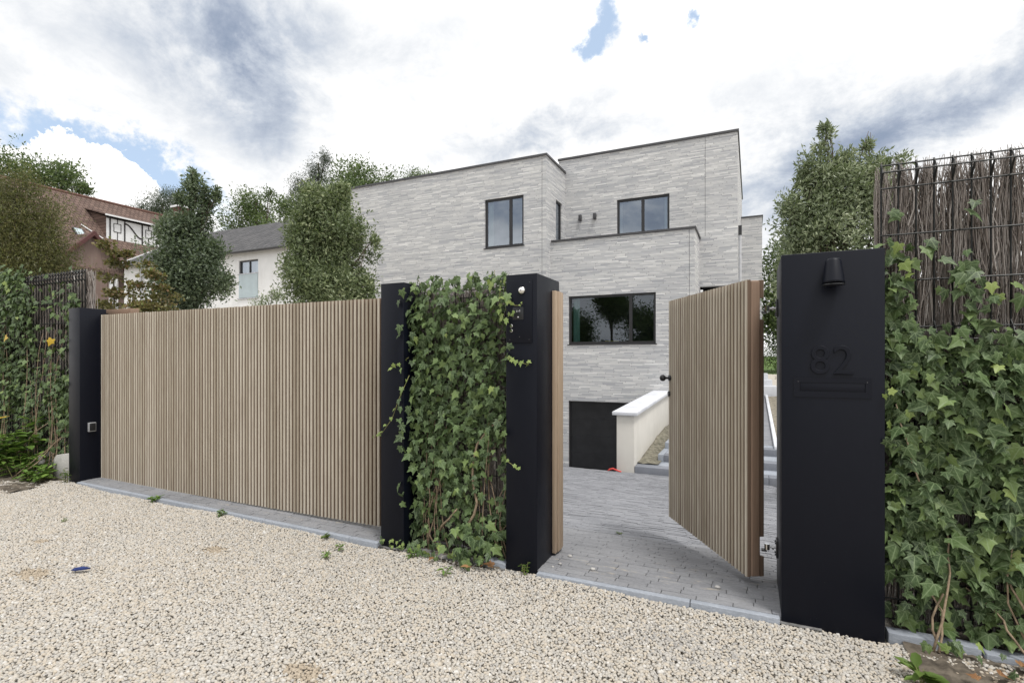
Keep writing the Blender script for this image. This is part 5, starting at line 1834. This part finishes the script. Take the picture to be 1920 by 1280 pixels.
def tree(name, label, base, lobes, n, leaf, mat, seed, cat='tree', trunk_r=0.12, asp=0.42, clump=14, cl_r=0.16, group=None, droop=0.0, limbs=True, shell=0.55):
    """lobes: (sideways, z, radius sideways, radius up[, weight]) about the trunk line"""
    rn = np.random.RandomState(seed)
    rng = random.Random(seed)
    bx, by, bz = base
    root = thing(name, label, cat, base, 0, group)
    # trunk and limbs
    tr = MB()
    top = max(l[1] for l in lobes)
    tw = wander(rng, (bx, by, bz - .2), (bx + LAT.x * lobes[0][0], by + LAT.y * lobes[0][0], lobes[0][1] + lobes[0][3] * .4), 7, .05)
    tr.tube(tw, [trunk_r * (1 - .11 * i) for i in range(7)], 8)
    if limbs:
        for lb in lobes:
            c = Vector((bx, by, 0)) + LAT * lb[0] + Vector((0, 0, lb[1]))
            s = tw[rng.choice((3, 4, 5))]
            if lb is not lobes[0]:
                tr.tube(wander(rng, s, c + Vector((0, 0, lb[3] * .7)), 7, .06), [trunk_r * .42 * (1 - .14 * i) for i in range(7)], 5)
            for _ in range(2):
                e = c + LAT * rng.uniform(-.75, .75) * lb[2] + Vector((0, 0, rng.uniform(-.4, .8) * lb[3])) + Vector((-LAT.y, LAT.x, 0)) * rng.uniform(-.7, .7) * lb[2]
                tr.tube(wander(rng, c.lerp(s, .3), e, 5, .05), [trunk_r * .16 * (1 - .17 * i) for i in range(5)], 4)
    tr.build('trunk', M['bark'], root, smooth=True)
    # boughs, then leaf clumps gathered on the boughs
    w = np.array([(l[4] if len(l) > 4 else 1.0) * l[2] ** 1.5 * l[3] ** .8 for l in lobes])
    w /= w.sum()
    nc = n // clump
    nb = max(10, nc // 16)
    idx = rn.choice(len(lobes), nb, p=w)
    for q in range(len(lobes)):
        idx[q % nb] = q
    L = np.array([[l[0], l[1], l[2], l[3]] for l in lobes])[idx]
    d = rn.normal(0, 1, (nb, 3))
    d /= np.linalg.norm(d, axis=1)[:, None]
    r = (shell + (1 - shell) * rn.rand(nb)) * np.where(rn.rand(nb) < .35, rn.rand(nb), 1)
    s_ = L[:, 0] + d[:, 0] * r * L[:, 2]
    f_ = d[:, 1] * r * L[:, 2]
    z_ = L[:, 1] + d[:, 2] * r * L[:, 3]
    B = np.stack([bx + LAT.x * s_ - LAT.y * f_, by + LAT.y * s_ + LAT.x * f_, z_], 1)
    cap = .20 * np.maximum(L[:, 2], L[:, 3]) + .35 * cl_r
    br = np.stack([np.minimum(L[:, 2] * .42, cap), np.minimum(L[:, 2] * .42, cap), np.minimum(L[:, 3] * .5, cap)], 1)
    lsz = np.minimum(1.0, np.minimum(L[:, 2], L[:, 3]) / (cl_r * 2.2))
    pick = rn.randint(0, nb, nc)
    e = np.clip(rn.normal(0, 1, (nc, 3)), -1.7, 1.7)
    C = B[pick] + e * br[pick]
    cx, cy, z_ = C[:, 0], C[:, 1], C[:, 2]
    nc = len(cx)
    btone = rn.normal(0, .20, nb)[pick]
    tone = np.clip(rn.normal(.45, .15, nc) + btone, 0, 1)
    C = np.repeat(np.stack([cx, cy, z_], 1), clump, 0)
    k = nc * clump
    off = np.clip(rn.normal(0, 1, (k, 3)), -1.6, 1.6) * np.array([cl_r, cl_r, cl_r * (1.0 + droop)]) * np.repeat(lsz[pick], clump)[:, None]
    P = C + off
    ax = off / (np.linalg.norm(off, axis=1)[:, None] + 1e-6) * .7 + rn.normal(0, .55, (k, 3)) + np.array([0, 0, .25 - droop * 1.6])
    ax /= np.linalg.norm(ax, axis=1)[:, None]
    sd = np.cross(ax, rn.normal(0, 1, (k, 3)))
    sd /= np.linalg.norm(sd, axis=1)[:, None]
    nm = np.cross(ax, sd)
    ln = leaf * rn.uniform(.6, 1.25, k)[:, None]
    V = np.empty((k, 4, 3))
    V[:, 0] = P
    V[:, 1] = P + ax * ln * .5 + sd * ln * asp * .5 + nm * ln * .08
    V[:, 2] = P + ax * ln
    V[:, 3] = P + ax * ln * .5 - sd * ln * asp * .5 + nm * ln * .08
    V = V.reshape(-1, 3) - np.array(base)
    Fq = np.arange(k * 4).reshape(-1, 4)
    rv = np.clip(np.repeat(tone, clump) + rn.normal(0, .24, k), 0, 1)
    me = np_mesh('crown', V, Fq, M[mat], False, {'rnd': np.repeat(rv, 4)})
    link('crown', me, root)
    return root


def px(y, t):
    return 1.5 + (670 - y) * t


def build_trees():
    t = .019
    tree('holm_oak', 'dark upright evergreen tree with thin leaders before the white house', (-18.45, 12, -1.2),
         [(0, px(490, t), .92, 1.35), (.20, px(425, t), .50, .8), (.25, px(365, t), .26, .75, 0.80), (.27, px(335, t), .10, .40, 1.30), (-.05, px(545, t), .85, .8), (1.10, px(368, t), .09, .55, 1.50), (1.30, px(525, t), .42, .35), (.75, px(395, t), .22, .6, 0.65),
          (-.45, px(440, t), .42, .6), (.75, px(475, t), .4, .45), (.70, px(372, t), .12, .35, 1.20), (-.25, px(368, t), .12, .2, 1.00)],
         32000, .14, 'oak_dark', 101, trunk_r=.13, cl_r=.14)
    t = .01505
    tree('holm_oak', 'dense olive green evergreen tree against the left corner of brick house', (-11.0, 11, -1.1),
         [(.15, px(530, t), .98, .95), (.1, px(455, t), .85, .85), (-.05, px(400, t), .55, .6), (.75, px(440, t), .35, .7), (1.25, px(485, t), .22, .30, 0.80), (.45, px(390, t), .30, .5), (1.25, px(545, t), .25, .4), (-.60, px(430, t), .34, .36),
          (1.45, px(460, t), .10, .25, 1.25), (-.2, px(365, t), .25, .35, 0.70), (.6, px(365, t), .15, .3, 1.00), (-.75, px(500, t), .28, .3)],
         44000, .11, 'oak_mid', 102, trunk_r=.12, cl_r=.105)
    t = .00792
    tree('holm_oak', 'grey green evergreen tree with tall sprigs behind the numbered post', (1.08, 9, -.8),
         [(0, px(430, t), .68, .58), (-.14, px(355, t), .36, .42), (.48, px(380, t), .44, .50), (.12, px(350, t), .35, .35), (-.08, px(280, t), .09, .26, 1.3), (-.07, px(245, t), .07, .16, 1.3), (-.10, px(318, t), .16, .28, 1.2), (.54, px(305, t), .10, .32, 1.3), (.55, px(262, t), .05, .18, 1.4), (.50, px(340, t), .20, .25, 1.2), (-.50, px(308, t), .09, .15, 1.2), (-.44, px(345, t), .08, .2, 1.2), (.25, px(318, t), .14, .22), (-.36, px(350, t), .07, .25, 1.00), (.95, px(300, t), .14, .12, 1.00), (.80, px(310, t), .06, .2, 1.25),
          (-.56, px(460, t), .32, .36), (-.52, px(405, t), .12, .15, 1.00), (.30, px(335, t), .12, .2), (-.25, px(325, t), .10, .25, 0.75), (.1, px(520, t), .6, .4), (.9, px(450, t), .5, .5), (-.45, px(420, t), .34, .34), (.72, px(360, t), .34, .40), (-.3, px(385, t), .34, .3), (-.62, px(530, t), .25, .5)],
         36000, .074, 'oak_grey', 103, trunk_r=.06, cl_r=.05, asp=.36)
    tree('garden_shrub', 'dark green shrub mass beyond the garden path beside the open leaf', (2.0, 28.5, .8),
         [(0, 3.6, 1.7, 2.1), (-.5, 5.8, 1.2, 1.3), (1.3, 4.5, 1.8, 2.2), (-.9, 2.6, .9, 1.0)], 26000, .17, 'broadleaf', 104, 'shrub', .12, cl_r=.2)
    tree('garden_hedge', 'low trimmed hedge at the end of the lawn', (1.6, 31.0, .8),
         [(0, 1.5, 1.6, .7), (2.5, 1.5, 1.6, .7), (-1.2, 1.5, 1.0, .7)], 7000, .10, 'broadleaf', 105, 'hedge', .05, cl_r=.14, limbs=False)
    t = .0158
    tree('yew', 'feathery brown green conifer at the left edge above the fence', (-19.4, 8, -.7),
         [(-.2, px(430, t), 1.0, 1.4), (.45, px(480, t), .62, .9), (-.5, px(360, t), .7, .6), (.35, px(405, t), .45, .5), (-.2, px(520, t), 1.2, .8), (-1.3, px(430, t), 1.0, 1.3)],
         48000, .10, 'yew', 106, trunk_r=.14, cl_r=.12, asp=.22, droop=.5)
    t = .047
    tree('ash_tree', 'airy leafy tree rising behind the red tiled roof at left', (-56.8, 24.2, -3),
         [(-2.0, px(330, t), 2.6, 1.6), (0.9, px(325, t), 1.6, 1.3), (2.3, px(340, t), 1.1, .8), (-.5, px(360, t), 3, 1.5), (3.4, px(352, t), .7, .4)], 8000, .30, 'broadleaf', 107, trunk_r=.3, cl_r=.38)
    t = .012
    tree('maple', 'sparse reddish maple with layered leaves above the left gate post', (-12.8, 7, -.5),
         [(-.3, px(548, t), .45, .07), (-.50, px(462, t), .26, .09), (-.32, px(492, t), .36, .06), (.62, px(515, t), .45, .06), (-.42, px(520, t), .42, .06), (.90, px(556, t), .50, .07), (.4, px(574, t), .75, .08), (.15, px(535, t), .40, .06), (.5, px(496, t), .28, .05), (-.6, px(572, t), .4, .08), (-.15, px(475, t), .2, .05), (.75, px(540, t), .4, .05)],
         3600, .075, 'maple', 108, trunk_r=.026, cl_r=.055, asp=.8, shell=.05, clump=5)
    t = .0558
    tree('pine', 'dark rounded pine crown between the two neighbouring houses', (-56.0, 34, -3),
         [(0, px(392, t), 2.5, 1.5), (1.8, px(375, t), 1.2, .8), (-1.2, px(400, t), 1.6, 1.2)], 9000, .24, 'pine', 109, trunk_r=.3, cl_r=.30, asp=.25)
    t = .0524
    tree('ash_tree', 'open crowned tree behind the dark roof of the white house', (-43.8, 36, -3),
         [(-.5, px(385, t), 2.0, 1.3), (-1.5, px(418, t), 2.6, 1.2), (2.2, px(395, t), 1.2, 1.0), (.8, px(365, t), .6, .6), (1.0, px(430, t), 2.2, 1.0)], 10000, .27, 'broadleaf', 110, trunk_r=.28, cl_r=.34)
    t = .0429
    tree('oak_tree', 'tall tree behind the left corner of the brick house', (-30.4, 33, -3),
         [(.6, px(350, t), 2.5, 1.9), (2.6, px(345, t), 1.7, 1.4), (-.2, px(400, t), 3, 2), (4.2, px(350, t), 1.4, .9), (1.2, px(318, t), 1.3, .9), (3.0, px(390, t), 2.2, 2.0)], 22000, .24, 'broadleaf', 111, trunk_r=.32, cl_r=.30)
    tree('spruce', 'dark pointed conifer tips beside the tall tree behind the brick house', (-31.5, 31.5, -3),
         [(-.2, px(318, t), .75, 1.3), (-1.9, px(345, t), .6, .9), (-1.4, px(385, t), 1.2, 1.6), (-.3, px(360, t), 1.0, 1.6), (.3, px(298, t), .35, .5)], 9000, .20, 'pine', 112, trunk_r=.2, cl_r=.24, asp=.22, droop=.3)
    tree('distant_tree', 'small treetop peeping over the brick house roof line', (-29.0, 41, -3),
         [(-.2, 18.4, 1.2, .7), (1.1, 18.5, .9, .5), (.2, 17.2, 1.5, 1.2)], 3500, .22, 'broadleaf', 113, trunk_r=.2, cl_r=.24)
    tree('holm_oak', 'small pale shrub in front of the white house window', (-10.7, 9, -.8),
         [(0, 2.7, .28, .35), (.12, 3.1, .12, .2), (-.15, 2.3, .3, .4)], 1600, .06, 'oak_grey', 114, 'shrub', .03, cl_r=.07)
    # trees across the street, seen mirrored in the panes
    labs = ['large tree across the street mirrored left in the lower window', 'rounded tree across the street mirrored in the lower window', 'dark tree across the street mirrored at right of lower window', 'hedge across the street mirrored in the lower window']
    for i, (x, y, z, r) in enumerate(((-17.6, -15, 4.6, 2.4), (-13.0, -14, 7.2, 1.9), (-9.3, -15, 4.4, 2.7))):
        tree('street_tree', labs[i], (x, y, 0), [(0, z, r, r * .8), (-r * .4, z + r * .5, r * .6, r * .5), (r * .5, z - r * .4, r * .7, r * .6), (0, z - r * .6, r * .8, r * .5)], 14000, .24, 'broadleaf', 120 + i, trunk_r=.2, cl_r=.26, group='trees across the street')
    tree('street_hedge', labs[3], (-12, -13, 0), [(q * 2.0 - 6, 1.6, 1.6, 1.5) for q in range(8)], 16000, .22, 'broadleaf', 130, 'hedge', .1, cl_r=.25, limbs=False)


build_trees()
